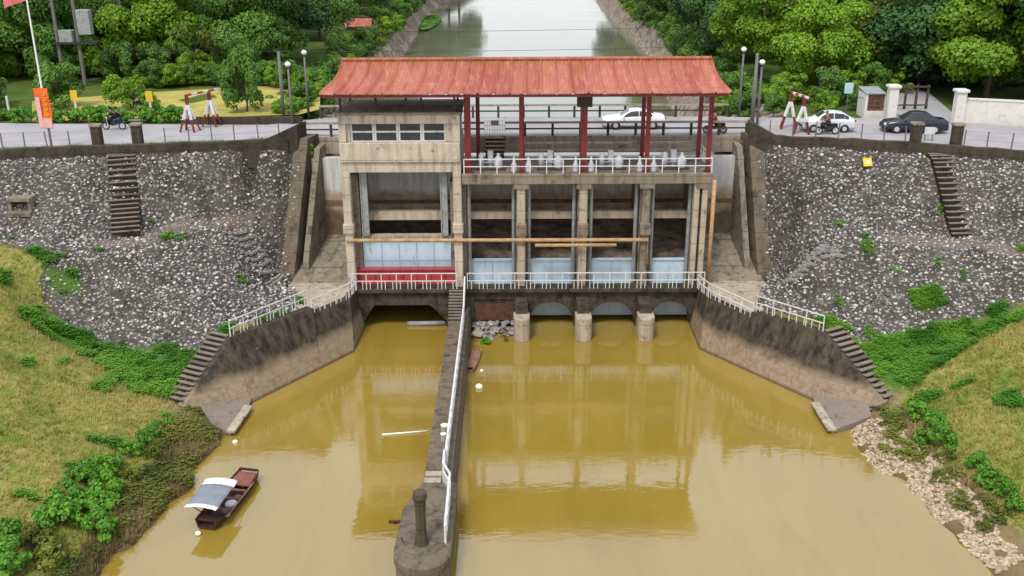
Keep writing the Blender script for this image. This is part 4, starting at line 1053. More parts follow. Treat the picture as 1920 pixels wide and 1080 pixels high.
fence('L', [310,355,398,440,485,525], 'thin post and wire fence on the kerb wall before the yellow field')
fence('R', [1442,1485,1528,1571,1614,1657,1697], 'thin post and wire fence on the kerb wall by the small white car')
fence('R', [1808,1852,1898,1945], 'thin post and wire fence on the kerb wall before the white boundary wall')
o = thing('drain_outlet', 'square dark drain outlet in the left pitching', 'drain', (-33.5, 64.9, 8.6))
dx, dy = G(40, 392, 'L'); dz = hz('L', dx, dy)
m = MB()
m.box(dx-.75, dx+.75, dy-.3, dy+1.2, dz+.55, dz+.75); m.box(dx-.75, dx-.55, dy-.2, dy+1.2, dz-.4, dz+.548); m.box(dx+.55, dx+.75, dy-.2, dy+1.2, dz-.4, dz+.548); m.box(dx-.8, dx+.8, dy-.6, dy-.0, dz-.4, dz-.12)
m.build('frame', M['conc'], o)
m = MB(); m.box(dx-.545, dx+.545, dy+.2, dy+.6, dz-.4, dz+.545); m.build('mouth', M['dark'], o)
yx, yy = G(1625, 313, 'R'); yz_ = hz('R', yx, yy)
yb = thing('yellow_plate', 'yellow marker plate leaning on the right pitching', 'marker', (yx, yy, yz_))
m = MB(); m.obox((yx, yy-.05, yz_+.3), .62, .05, .62, .1, R(-35)); m.build('plate', M['yel'], yb)
m = MB(); m.obox((yx+.02, yy-.09, yz_+.3), .28, .03, .2, .1, R(-35)); m.build('patch', M['foam'], yb)
# ------------------------------------------------------------------ plants
def crown_mesh(name, R_, H_, nblob, nleaf, leaf, mat, seed, inner=.14, low=-.75, fill=1.0):
    g_ = np.random.default_rng(seed)
    th = g_.random(nblob)*2*np.pi; cz = g_.uniform(low, 1, nblob)
    rr = np.sqrt(1-np.clip(cz, -1, 1)**2)
    k = g_.uniform(.45, .88, nblob)
    C = np.stack([R_*k*rr*np.cos(th), R_*k*rr*np.sin(th), H_*k*cz], 1)
    br = R_*g_.uniform(.2, .36, nblob)
    bt = g_.random(nblob)
    w_ = br**2; bi = g_.choice(nblob, nleaf, p=w_/w_.sum())
    d = g_.normal(size=(nleaf, 3)); d /= np.linalg.norm(d, axis=1)[:, None]
    d[:, 2] = np.where((d[:, 2] < -.2) & (g_.random(nleaf) < .6), -d[:, 2], d[:, 2])
    rad = np.where(g_.random(nleaf) < inner, g_.uniform(.2, .8, nleaf), g_.uniform(.82, 1.12, nleaf))
    P = C[bi] + d*(br[bi]*rad)[:, None]*np.array([1, 1, .8])
    nn = d*1.0 + g_.normal(size=(nleaf, 3))*.42 + np.array([0, 0, .15]); nn /= np.linalg.norm(nn, axis=1)[:, None]
    a = np.cross(nn, g_.normal(size=(nleaf, 3))); a /= np.linalg.norm(a, axis=1)[:, None]; b = np.cross(nn, a)
    L = leaf*g_.uniform(.65, 1.35, nleaf)[:, None]
    V = np.stack([P-a*L*.5, P-b*L*.33+nn*L*.06, P+a*L*.5, P+b*L*.33+nn*L*.06], 1).reshape(-1, 3)
    me = bpy.data.meshes.new(name)
    me.vertices.add(nleaf*4); me.vertices.foreach_set('co', V.astype(np.float32).ravel())
    me.loops.add(nleaf*4); me.loops.foreach_set('vertex_index', np.arange(nleaf*4, dtype=np.int32))
    me.polygons.add(nleaf); me.polygons.foreach_set('loop_start', np.arange(0, nleaf*4, 4, dtype=np.int32))
    me.update(calc_edges=True)
    at = me.attributes.new('tint', 'FLOAT', 'FACE')
    at.data.foreach_set('value', np.clip(bt[bi]*.55 + g_.random(nleaf)*.5, 0, 1).astype(np.float32))
    me.materials.append(mat); return me
def trunk_mb(h, r, R_, seed, limbs=6):
    g_ = random.Random(seed); m = MB()
    top = Vector((g_.uniform(-.4,.4), g_.uniform(-.4,.4), h))
    pts = [Vector((0,0,-.3)), Vector((g_.uniform(-.1,.1), g_.uniform(-.1,.1), h*.3)), Vector((g_.uniform(-.25,.25), g_.uniform(-.25,.25), h*.65)), top]
    m.tube(pts, r, 9, r*.35)
    for i in range(limbs):
        a = i*6.283/limbs+g_.uniform(-.4,.4); z = h*g_.uniform(.38,.8); ln = R_*g_.uniform(.5,.8)
        p = Vector((0,0,z)); q = p+Vector((math.cos(a)*ln*.5, math.sin(a)*ln*.5, ln*.4)); s_ = p+Vector((math.cos(a)*ln, math.sin(a)*ln, ln*.65))
        m.tube([p, q, s_], r*.42, 6, r*.12)
    return m
KIND = {}
def proto(kind, R_, H_, cz, nblob, nleaf, leaf, mat, seed, r=.22, **kw):
    me = crown_mesh(kind+'_crown', R_, H_, nblob, nleaf, leaf, mat, seed, **kw)
    tm = trunk_mb(cz+H_*.4, r, R_, seed); t = bpy.data.meshes.new(kind+'_trunk')
    t.from_pydata(tm.v, [], tm.f); t.materials.append(M['bark']); t.update()
    KIND[kind] = (me, t, cz)
proto('dark1', 4.4, 4.6, 4.6, 36, 21000, .27, M['leaf_dark'], 1)
proto('dark2', 4.8, 4.2, 4.3, 38, 22000, .27, M['leaf_dark'], 2)
proto('mid1', 4.3, 4.7, 4.7, 36, 21000, .26, M['leaf_mid'], 3)
proto('mid2', 4.6, 4.0, 4.1, 34, 20000, .26, M['leaf_mid'], 4)
proto('bright1', 4.1, 4.8, 4.6, 34, 19000, .27, M['leaf_bright'], 5)
proto('bright2', 4.2, 4.2, 4.1, 32, 18000, .27, M['leaf_bright'], 6)
proto('olive1', 4.4, 4.2, 4.3, 36, 20000, .25, M['leaf_olive'], 7)
proto('sparse', 2.2, 2.0, 4.2, 16, 900, .30, M['leaf_olive'], 8, .09)
proto('bush', 1.5, 1.35, 1.2, 26, 5200, .17, M['leaf_mid'], 9, .07, low=-.9)
proto('bushb', 1.5, 1.2, 1.0, 24, 4800, .17, M['leaf_bright'], 10, .07, low=-.9)
proto('weedbush', .9, .6, .42, 16, 900, .20, M['leaf_lush'], 12, .03, low=-.6)
proto('weedbush2', .9, .75, .55, 18, 1100, .18, M['leaf_lush'], 13, .03, low=-.6)
proto('weedolive', .9, .6, .42, 14, 800, .17, M['leaf_olive'], 14, .03, low=-.6)
def plant(name, kind, x, y, z, s, label, cat, group=None, sz=None):
    me, tm, cz = KIND[kind]; t = thing(name, label, cat, (x, y, z), group, rng.random()*6.28)
    sc = (s*rng.uniform(.92, 1.08), s*rng.uniform(.92, 1.08), (sz or s)*rng.uniform(.94, 1.06)); t.scale = sc
    c = bpy.data.objects.new('crown' if cat == 'tree' else 'foliage', me); col.objects.link(c); c.parent = t; c.location = (0, 0, cz)
    k = bpy.data.objects.new('trunk' if cat == 'tree' else 'stem', tm); col.objects.link(k); k.parent = t
    return t
GZ = 12.05
def bank_e(sg, y): return float(np.interp(y, *( ([79, 100, 130, 164, 262, 345], [-15.6, -16.8, -17.6, -17.7, -19.5, -8]) if sg < 0 else ([79, 100, 130, 164, 283, 1200], [18.0, 18.6, 19.6, 22.2, 22.6, 26]) )))
# left wood, front row described one by one
for kind, x, y, s, l in [
    ('bright2', -54, 100, 1.0, 'yellowish green tree at the left edge beyond the road'),
    ('mid1', -47.5, 103, 1.15, 'tall mid green tree left of the twin utility poles'),
    ('bright2', -36.5, 106, 1.3, 'big bright green tree behind the utility pole with cross arms'),
    ('mid2', -29.5, 108, 1.15, 'mid green tree between the cross armed pole and the big dark trees by the canal'),
    ('dark1', -25.6, 117, 1.35, 'biggest dark tree on the left canal bank, above the concrete lamp poles'),
    ('mid2', -25.5, 135, 1.2, 'mid green tree on the left canal bank behind the biggest dark tree'),
    ('sparse', -30.8, 98.5, 1.0, 'small sparse olive tree with a thin trunk beyond the yellow field'),
    ('mid1', -62, 108, 1.3, 'mid green tree behind the yellowish green tree at the left edge'),
    ('dark1', -42, 116, 1.3, 'dark tall tree directly behind the twin utility poles')]:
    plant('sparse_tree' if kind == 'sparse' else 'broadleaf_tree', kind, x, y, GZ, s, l, 'tree', 'trees beyond the left road')
for row, (y, xs, s) in enumerate([(112, range(-70, -26, 7), 1.15), (124, range(-74, -28, 7), 1.35), (142, range(-84, -26, 8), 1.5), (165, range(-92, -28, 10), 1.5), (196, range(-80, -30, 11), 1.6), (235, range(-75, -30, 12), 1.7), (275, range(-72, -30, 13), 1.8)]):
    for x in xs:
        kd = rng.choice(['dark1', 'mid1', 'mid2', 'bright2', 'mid1', 'olive1', 'dark2'])
        plant('broadleaf_tree', kd, x+rng.uniform(-2, 2), y+rng.uniform(-4, 4), GZ, s*rng.uniform(.85, 1.15), 'tree in the dense wood behind the front trees on the left', 'tree', 'back of the left wood')
for kd, x, y, s in (('mid2',-27,160,1.35),('dark2',-27,176,1.4),('mid1',-26.5,196,1.5),('dark1',-26,218,1.6),('mid2',-23,243,1.7),('mid1',-21,266,1.8),('mid2',-17.5,289,1.9),('dark1',-15.5,306,1.9)):
    plant('broadleaf_tree', kd, x, y, float(np.interp(bank_e(-1, y)-x, [0, 1.4, 2.8, 4.6], [6.3, 8.3, 10.4, 11.6])), s, 'tree lining the left canal bank far behind the red roof', 'tree', 'trees on the far left canal bank')
for kind, x, y, s, sz, l in [
    ('bush', -38.7, 84.6, 1.5, 1.6, 'rounded green bush just right of the banner pole'),
    ('bushb', -32.2, 84.2, 1.35, 1.5, 'loose green bush above the motorbike with two riders'),
    ('bush', -22.2, 82.8, 1.25, 2.0, 'tall dark green bush standing in front of the yellow field'),
    ('bush', -45.5, 86, 1.4, 1.4, 'rounded green bush left of the banner pole'),
    ('bushb', -29.4, 81.6, .55, .75, 'small thin shrub by the yellow marker in front of the yellow field'),
    ('bush', -51, 88, 1.6, 1.6, 'dark green bush by the left edge behind the road')]:
    plant('bush', kind, x, y, GZ, s, l, 'bush', 'bushes behind the left road', sz)
for i in range(15):
    x = -36+i*1.25; y = 97+rng.uniform(-.8, 1.2)-(0 if i < 9 else (i-9)*.5)
    plant('hedge_bush', rng.choice(['bush', 'bushb']), x, y, GZ, rng.uniform(.75, 1.15), 'bright green bush in the hedge at the far side of the yellow field', 'bush', 'hedge behind the yellow field')
for i in range(6):
    plant('hedge_bush', rng.choice(['bush', 'bushb']), -18.6+rng.uniform(-.5,.9), 82.5+i*2.2, GZ-.4, rng.uniform(.6, .95), 'bush between the yellow field and the left canal bank', 'bush', 'bushes at the canal side of the field')
for i in range(26):
    x = -52+i*1.02
    if -23 < x: continue
    plant('verge_weed', rng.choice(['weedbush', 'weedbush2']), x+rng.uniform(-.3,.3), 79.4-(0 if x < -40 else .8)+rng.uniform(-.4,.4), 12.0, rng.uniform(.7, 1.1), 'low bright green verge plant along the far edge of the left road', 'plant', 'verge plants by the left road')
for i in range(17):
    plant('undergrowth_bush', rng.choice(['bush', 'bush', 'bushb']), -62+i*2.3, 101.5+rng.uniform(-2, 3), GZ, rng.uniform(1.2, 1.9), 'green bush in the undergrowth at the foot of the left wood', 'bush', 'undergrowth of the left wood')
for i in range(32):
    plant('bank_bush', rng.choice(['bush', 'bushb', 'bush']), bank_e(-1, 86+i*4.6)-rng.uniform(1.6, 4.2), 86+i*4.6, 9.3, rng.uniform(1.1, 1.9), 'bush on the left canal bank', 'bush', 'bushes on the left canal bank')
    plant('bank_bush', rng.choice(['bush', 'bushb', 'bush']), bank_e(1, 88+i*4.6)+rng.uniform(1.8, 4.4), 88+i*4.6, 9.3, rng.uniform(1.1, 1.9), 'bush on the right canal bank', 'bush', 'bushes on the right canal bank')
for i in range(14):
    plant('undergrowth_bush', rng.choice(['bush', 'bush', 'bushb']), 33+i*2.2, 94+rng.uniform(-2.5, 4)-max(0, i-4)*.7, GZ, rng.uniform(1.2, 1.9), 'green bush in the undergrowth at the foot of the right wood', 'bush', 'undergrowth of the right wood')
# right wood
for kind, x, y, s, l in [
    ('bright1', 24.6, 99, 1.15, 'bright green tree just left of the two right lamp posts'),
    ('dark1', 24.2, 113, 1.2, 'dark tree on the right canal bank behind the bright one by the lamp posts'),
    ('dark2', 25.0, 128, 1.3, 'dark tree on the right canal bank, second behind the lamp posts'),
    ('bright2', 28.6, 92, 1.0, 'bright green tree just right of the two right lamp posts'),
    ('olive1', 33.0, 98, 1.5, 'large olive green tree above the small silver white car'),
    ('dark2', 38.0, 93, 1.25, 'dark tree with a low crown above the driveway gate'),
    ('bright1', 41.4, 86.5, 1.35, 'bright yellow green tree above the dark car'),
    ('mid1', 46.5, 84.5, 1.4, 'tall dark leaved tree behind the white boundary wall'),
    ('dark1', 52.5, 85, 1.4, 'dark tree at the right edge behind the white boundary wall'),
    ('dark2', 44.5, 92, 1.5, 'very dark tree between the bright yellow green tree and the boundary wall trees')]:
    plant('broadleaf_tree', kind, x, y, GZ, s, l, 'tree', 'trees beyond the right road')
for row, (y, xs, s) in enumerate([(104, range(31, 68, 7), 1.35), (118, range(31, 80, 7), 1.5), (132, range(33, 80, 8), 1.5), (146, range(34, 90, 10), 1.5), (175, range(36, 90, 11), 1.6), (215, range(36, 90, 12), 1.7), (260, range(36, 84, 13), 1.8)]):
    for x in xs:
        kd = rng.choice(['dark1', 'dark2', 'mid1', 'mid2', 'bright2', 'olive1'])
        plant('broadleaf_tree', kd, x+rng.uniform(-2, 2), y+rng.uniform(-4, 4), GZ, s*rng.uniform(.85, 1.15), 'tree in the dense wood behind the front trees on the right', 'tree', 'back of the right wood')
for kd, x, y, s in (('mid1',27,146,1.3),('dark1',27.5,162,1.3),('olive1',28,180,1.35),('mid2',28,200,1.4),('bright2',28.5,222,1.45),('mid1',29,248,1.5),('dark2',29,275,1.6)):
    plant('broadleaf_tree', kd, x, y, GZ-1, s, 'tree lining the right canal bank far behind the red roof', 'tree', 'trees on the far right canal bank')
for x, y, s, sz, kd in ((22.6,84,1.0,1.0,'bushb'),(24.5,86.5,1.25,1.3,'bushb'),(27.2,85.5,1.2,1.25,'bush'),(29.6,87,1.3,1.4,'bushb'),(32.0,88.5,1.2,1.3,'bush'),(26.0,82.0,.8,.8,'bushb'),(29.2,82.6,.75,.7,'bush'),(21.6,81,.7,.6,'bush'),(34.8,90.5,1.0,1.0,'bushb'),(19.6,83.5,.9,.9,'bush'),(18.9,87,1.0,1.0,'bushb'),(20.4,92,1.1,1.1,'bush')):
    plant('bush', kd, x, y, GZ-(.9 if x < 21 else 0), s, 'green bush behind the road between the lamp posts and the driveway', 'bush', 'bushes behind the right road', sz)
# bank shrubs
for px, py, s, kd in ((316,800,.45,'weedbush'),(292,815,.6,'weedbush2'),(268,832,.65,'weedbush'),(244,850,.6,'weedbush2'),(218,872,.7,'weedbush'),(190,890,.85,'weedbush2'),(160,905,.9,'weedbush'),(205,925,.95,'weedbush2'),(175,960,1.1,'weedbush'),(130,940,.9,'weedbush2'),(120,985,1.15,'weedbush'),(190,1005,1.0,'weedbush2'),(80,985,.8,'weedbush'),(60,1030,1.1,'weedolive'),(20,1010,.9,'weedbush'),(110,1045,1.1,'weedolive'),(20,1065,1.1,'weedbush2'),(240,900,.7,'weedolive'),(285,860,.6,'weedolive')):
    x, y = G(px, py, 'L'); plant('bank_shrub', kd, x, y, hz('L', x, y)-.08, s, 'leafy green shrub in the thicket along the left water edge', 'shrub', 'thicket on the left bank', s*1.1)
for px, py, s, kd in ((1722,785,.8,'weedbush2'),(1748,805,.95,'weedbush'),(1765,835,.9,'weedbush2'),(1735,825,.7,'weedbush'),(1775,860,.5,'weedolive'),(1830,885,.75,'weedbush2'),(1856,910,.8,'weedbush'),(1885,935,.75,'weedbush2'),(1905,960,.7,'weedbush'),(1845,990,.5,'weedolive')):
    x, y = G(px, py, 'R'); plant('bank_shrub', kd, x, y, hz('R', x, y)-.08, s, 'leafy green shrub in a line along the foot of the right grass slope', 'shrub', 'shrubs on the right bank', s*1.1)
for px, py, s in ((1575,580,.0),):
    pass
x, y = U(612,300,Y=70).x, 70.1
plant('wall_shrub', 'weedbush2', -14.9, 70.9, 11.0, .75, 'small dark shrub growing at the top of the left wing wall', 'shrub', None, .9)
plant('water_weed', 'weedbush', -1.7, 61.9, -.15, .5, 'small green weed clump beside the rocks in the closed bay', 'plant')
plant('water_weed', 'weedolive', -.5, 62.3, -.15, .35, 'olive weed clump against the first pier nose', 'plant')
# waterside rock pile in the closed bay
vs, fs, ti = [], [], []
for i in range(120):
    x = rng.uniform(-2.75, .1); y = 64.7-rng.random()**1.3*(2.4-.5*abs(x+1.6)); r = rng.choice([.1,.14,.18,.24])
    rock(vs, fs, ti, x, y, .05+max(0, (y-62.6))*.16, r, rng.random()*.5, .8)
mesh_stuff('rock_pile', vs, fs, [M['stone']], ti, label='dark rocks piled in front of the closed bay')
def single_rock(x, y, z, r, label, name='rock', mat=None):
    m = MB(); v, f, t_i = [], [], []; rock(v, f, t_i, x, y, z, r, .5, 1.0); m.add(v, f); o = m.build(name, mat or M['pale']); tag(o, label, name); return o
single_rock(-2.45, 62.9, .25, .42, 'large tan boulder in the corner by the divider wall')
for x, y, z, r, l in ((-2.07,55.0,.08,.24,'round white float drifting right of the divider wall'),(-1.97,57.4,.04,.12,'small white float just past the brown pontoon'),(-15.4,48.3,.05,.15,'pale foam scrap off the left apron'),(-14.85,39.55,.08,.14,'yellowish float tied at the stern of the boat')):
    m = MB(); m.ball((x,y,z), r, 8, (1,.95,.8)); tag(m.build('float', M['foam'], None, True), l, 'float')
pn = thing('pontoon', 'narrow faded brown punt moored against the rocks right of the divider wall', 'punt', (-2.35, 58.3, 0))
a = U(880,694,z=.2); b = U(895,655,z=.2)
def hull(mb, S, B, wd, zb, zt, taper, n=12, rise=.15):
    S, B = Vector(S), Vector(B); d = (B-S); d.z = 0; L = d.length; d.normalize(); s = Vector((d.y, -d.x, 0)); rings = []
    for i in range(n+1):
        t = i/n; w_ = wd/2*(taper+(1-taper)*math.sin(math.pi*min(1, max(0, .06+t*.88)))**.6); r = rise*abs(2*t-1)**2.2
        c = S.lerp(B, t); c.z = 0
        rings.append([c-s*w_+Vector((0,0,zt+r)), c-s*w_*.78+Vector((0,0,zb+r*1.2)), c+s*w_*.78+Vector((0,0,zb+r*1.2)), c+s*w_+Vector((0,0,zt+r)), c+s*(w_-.06)+Vector((0,0,zt+r)), c+s*(w_*.74-.05)+Vector((0,0,zb+r*1.2+.08)), c-s*(w_*.74-.05)+Vector((0,0,zb+r*1.2+.08)), c-s*(w_-.06)+Vector((0,0,zt+r))])
    mb.loft(rings, True, True); return d, s
m = MB(); hull(m, a, b, .75, -.1, .2, .5, 10, .08); m.build('hull', M['tan_pontoon'], pn)
m = MB(); m.bar(lerp(a,b,.12)+Vector((0,0,.02)), lerp(a,b,.9)+Vector((0,0,.02)), .6, .05); m.build('deck', M['tan_pontoon'], pn)
fpx = MB(); fpx.tube([U(716,815,z=.04), U(802,808,z=.05)], .05, 6); tag(fpx.build('floating_stick', M['foam'], None, True), 'thin pale stick floating left of the divider wall', 'stick')
lg = MB(); lg.tube([(-5.95,40.5,.03),(-5.55,40.45,.08),(-5.1,40.6,.1)], .1, 7, .05); lg.tube([(-5.6,40.45,.08),(-5.75,40.2,.2)], .04, 5, .02); tag(lg.build('driftwood', M['woodd'], None, True), 'dark driftwood caught on the left side of the rounded nose', 'driftwood')
# ------------------------------------------------------------------ the boat
bo = thing('sampan', 'dark wooden sampan with a grey and white cloth canopy by the left bank', 'boat', (-14.4, 42.2, 0))
S = U(386,984,z=.3); B = U(468,886,z=.35)
m = MB(); d, s = hull(m, S, B, 1.45, -.12, .38, .62, 16, .16); m.build('hull', M['woodd'], bo)
def bp(t, o, z): 
    c = S.lerp(B, t)+s*o; return Vector((c.x, c.y, z))
m = MB(); m.loft([[bp(.74,-.58,.36), bp(.74,.58,.36), bp(.74,.58,.30), bp(.74,-.58,.30)], [bp(.97,-.46,.48), bp(.97,.46,.48), bp(.97,.46,.42), bp(.97,-.46,.42)]], True, True); m.build('bow_deck', M['woodr'], bo)
m = MB(); m.loft([[bp(.03,-.46,.46), bp(.03,.46,.46), bp(.03,.46,.4), bp(.03,-.46,.4)], [bp(.14,-.52,.38), bp(.14,.52,.38), bp(.14,.52,.32), bp(.14,-.52,.32)]], True, True); m.build('stern_deck', M['woodd'], bo)
m = MB(); m.bar(bp(.985,-.5,.58), bp(.985,.5,.58), .12, .1); m.build('bow_board', M['woodd'], bo)
for t_b in (.3, .5, .66):
    m = MB(); m.bar(bp(t_b,-.6,.3), bp(t_b,.6,.3), .16, .05); m.build('thwart', M['woodr'], bo)
m = MB(); m.bar(bp(.2,0,.02), bp(.74,0,.02), .9, .05); m.build('floor_board', M['woodd'], bo)
cz_ = 1.32; A_, B_, C_, D_ = U(345,951,z=cz_), U(404,957,z=cz_), U(446,901,z=cz_), U(386,897,z=cz_)
def cloth(u0, u1, name, mat, n=8):
    m = MB(); rg = []
    for i in range(n+1):
        u = u0+(u1-u0)*i/n; row = []
        for j in range(9):
            v = j/8; p = (A_.lerp(B_, v)).lerp(D_.lerp(C_, v), u); row.append(p+Vector((0,0,.11*(1-(2*v-1)**2)-.045*math.sin(u*9.4)**2+.012*math.sin(v*23+u*7))))
        rg.append(row+[q-Vector((0,0,.025)) for q in reversed(row)])
    m.loft(rg, True, True); m.build(name, mat, bo, True)
cloth(0, .13, 'canopy_white_end', M['canw'], 3); cloth(.131, .80, 'canopy_sheet', M['canv']); cloth(.801, 1.0, 'canopy_white_end', M['canw'], 3)
for t_b, o in ((.18,-.55),(.18,.55),(.68,-.58),(.68,.58)):
    c = A_.lerp(B_, .12 if o < 0 else .88).lerp(D_.lerp(C_, .12 if o < 0 else .88), .08 if t_b < .4 else .92)
    m = MB(); m.tube([bp(t_b, o, .3), c+Vector((0,0,.03))], .025, 6); m.build('canopy_pole', M['woodd'], bo)
for t_b, o, r, mt, l in ((.42,.33,.3,'canw','white sack lying in the middle of the sampan'),(.29,.36,.2,'greypost','grey bundle near the stern of the sampan'),(.55,.38,.2,'tan_pontoon','brown bundle beside the white sack in the sampan')):
    m = MB(); p = bp(t_b, o, .22); m.ball(p, r, 7, (1.1,.9,.7)); tag(m.build('sack', M[mt], None, True), l, 'sack')
m = MB(); m.bar(bp(.2,.75,.42), bp(.78,.72,.46), .05, .05); m.bar(bp(.14,.76,.41), bp(.2,.75,.42), .16, .03); tag(m.build('oar', M['tan_pontoon'], None), 'pale oar lying along the right side of the sampan', 'oar')

# ------------------------------------------------------------------ vehicles
def car(name, label, paint, loc, rz, Lc, Wc, Hc, hatch=False):
    t = thing(name, label, 'car', (0, 0, 0))
    hl = Lc/2; w2 = Wc/2; k = Lc/4.5; zb = .24
    # stations: x, top z, half width at top, belt z
    if hatch: ST = [(-hl,.55,.62,.52),(-hl*.96,.74,.7,.62),(-hl*.82,.88,.78,.8),(-hl*.5,.98,.8,.9),(-hl*.16,Hc-.06,.62,.93),(hl*.2,Hc,.62,.95),(hl*.55,Hc-.1,.6,.97),(hl*.88,1.02,.68,.95),(hl*.97,.95,.72,.8),(hl,.7,.68,.6)]
    else: ST = [(-hl,.55,.62,.50),(-hl*.96,.72,.7,.62),(-hl*.84,.82,.78,.76),(-hl*.45,.95,.8,.88),(-hl*.12,Hc-.05,.60,.92),(hl*.12,Hc,.61,.93),(hl*.38,Hc-.07,.60,.94),(hl*.66,1.06,.74,.95),(hl*.93,1.0,.72,.9),(hl*.985,.9,.7,.75),(hl,.62,.66,.55)]
    rings = []
    for x, zt, wt, belt in ST:
        e = .88 if abs(x) > hl*.95 else (.97 if abs(x) > hl*.8 else 1.0); w_ = w2*e
        rings.append([(x,-w_*.9,zb),(x,-w_,zb+.16),(x,-w_*1.0,min(belt,zt)-.16),(x,-w_*.97,min(belt,zt-.02)),(x,-w_*wt*1.12,zt-.03),(x,-w_*wt*.8,zt),(x,w_*wt*.8,zt),(x,w_*wt*1.12,zt-.03),(x,w_*.97,min(belt,zt-.02)),(x,w_*1.0,min(belt,zt)-.16),(x,w_,zb+.16),(x,w_*.9,zb)])
    m = MB(); m.loft(rings, True, True); bd = m.build('body', paint, t, True, True)
    def ringpt(x, j):
        for i in range(len(ST)-1):
            if ST[i][0] <= x <= ST[i+1][0]:
                u = (x-ST[i][0])/(ST[i+1][0]-ST[i][0]); return Vector(rings[i][j]).lerp(Vector(rings[i+1][j]), u)
        return Vector(rings[-1][j])
    for sg, jb, jt in ((-1, 3, 4), (1, 8, 7)):
        off = Vector((0, sg*.012, .006))
        spans = ((-.34,-.10,.13),(.15,.36,.56)) if not hatch else ((-.36,-.12,.14),(.17,.5,.72))
        for q, (xa, xm, xb) in enumerate(spans):
            m = MB(); P = []
            for x in (xa, xm, xb):
                lo, hi = ringpt(x*hl, jb), ringpt(x*hl, jt); P.append((lo.lerp(hi, .12)+off, lo.lerp(hi, .90)+off))
            m.add([P[0][0], P[1][0], P[2][0], P[2][1], P[1][1], P[0][1]], [(0,1,4,5),(1,2,3,4)]); m.build('side_window', M['carg'], t, False, True)
    m = MB(); xa, xb = -hl*.42, -hl*.15; off = Vector((-.008,0,.012))
    m.add([ringpt(xa,5)+off, ringpt(xa,6)+off, ringpt(xb,6)+off, ringpt(xb,5)+off], [(0,1,2,3)]); m.build('windscreen', M['carg'], t, False, True)
    m = MB(); xa, xb = (hl*.42, hl*.63) if not hatch else (hl*.6, hl*.84); off = Vector((.008,0,.012))
    m.add([ringpt(xa,5)+off, ringpt(xa,6)+off, ringpt(xb,6)+off, ringpt(xb,5)+off], [(0,1,2,3)]); m.build('rear_window', M['carg'], t, False, True)
    for sg in (-1, 1):
        m = MB(); m.obox((-hl*.945, sg*w2*.68, .66), .16, .32, .13, sg*.35); m.build('headlight', M['light'], t, False, True)
        m = MB(); m.obox((hl*.965, sg*w2*.7, .84), .1, .34, .14, -sg*.2); m.build('tail_light', M['tail'], t, False, True)
        m = MB(); m.obox((-hl*.36, sg*(w2+.08), .98), .1, .18, .12); m.build('mirror', paint, t, False, True)
        for x in (-hl*.6, hl*.58):
            r = .31*min(1, k+.05)
            def ring(y, rr): return [(x+rr*math.cos(a), y, r+rr*math.sin(a)) for a in [2*math.pi*i/20 for i in range(20)]]
            y0, y1 = sg*(w2-.19), sg*(w2+.012)
            m = MB(); m.loft([ring(y0, r*.9), ring(y0+sg*.02, r), ring(y1-sg*.02, r), ring(y1, r*.93), ring(y1, r*.64)], True, False); wo_ = m.build('wheel', M['tyre'], t, True, True)
            m = MB(); m.loft([ring(y1-sg*.03, r*.66), ring(y1-sg*.005, r*.6), ring(y1+sg*.004, r*.12)], False, True); ro_ = m.build('rim', M['rim'], wo_, False, True)
            m = MB(); m.loft([ring(sg*(w2+.004), r*1.16), ring(sg*(w2-.25), r*1.16)], True, True); m.build('wheel_arch', M['dark'], t, False, True)
    m = MB(); m.obox((-hl*.985, 0, .42), .08, Wc*.6, .14); m.build('grille', M['dark'], t, False, True)
    t.location = loc; t.rotation_euler = (0, 0, rz)
    return t
def gp(px, py, z=12.21): 
    p = U(px, py, z=z); return (p.x, p.y, z)
car('parked_sedan', 'white sedan driving across the bridge behind the maroon columns', M['carw'], (9.3, 74.9, 12.21), 0, 4.75, 1.78, 1.44)
car('hatchback', 'small silver white car on the right road beside the red and white barrier', M['cars'], (23.6, 73.4, 12.21), R(-2), 3.85, 1.62, 1.5, True)
car('sedan', 'dark blue black sedan between the two stone pillars on the right', M['carb'], (29.9, 72.9, 12.21), R(-7), 4.6, 1.78, 1.52)
def skin(name, joints, edges, mat, parent, sub=2):
    names = list(joints); me = bpy.data.meshes.new(name)
    me.from_pydata([joints[n][0] for n in names], [(names.index(a), names.index(b)) for a, b in edges], []); me.materials.append(mat)
    o = bpy.data.objects.new(name, me); col.objects.link(o); o.parent = parent
    md = o.modifiers.new('skin', 'SKIN'); md.use_smooth_shade = True
    if not me.skin_vertices: return o
    for i, n in enumerate(names):
        r = joints[n][1]; me.skin_vertices[0].data[i].radius = (r, r) if not isinstance(r, tuple) else r
        me.skin_vertices[0].data[i].use_root = (i == 0)
    sb = o.modifiers.new('sub', 'SUBSURF'); sb.levels = sub; sb.render_levels = sub
    return o
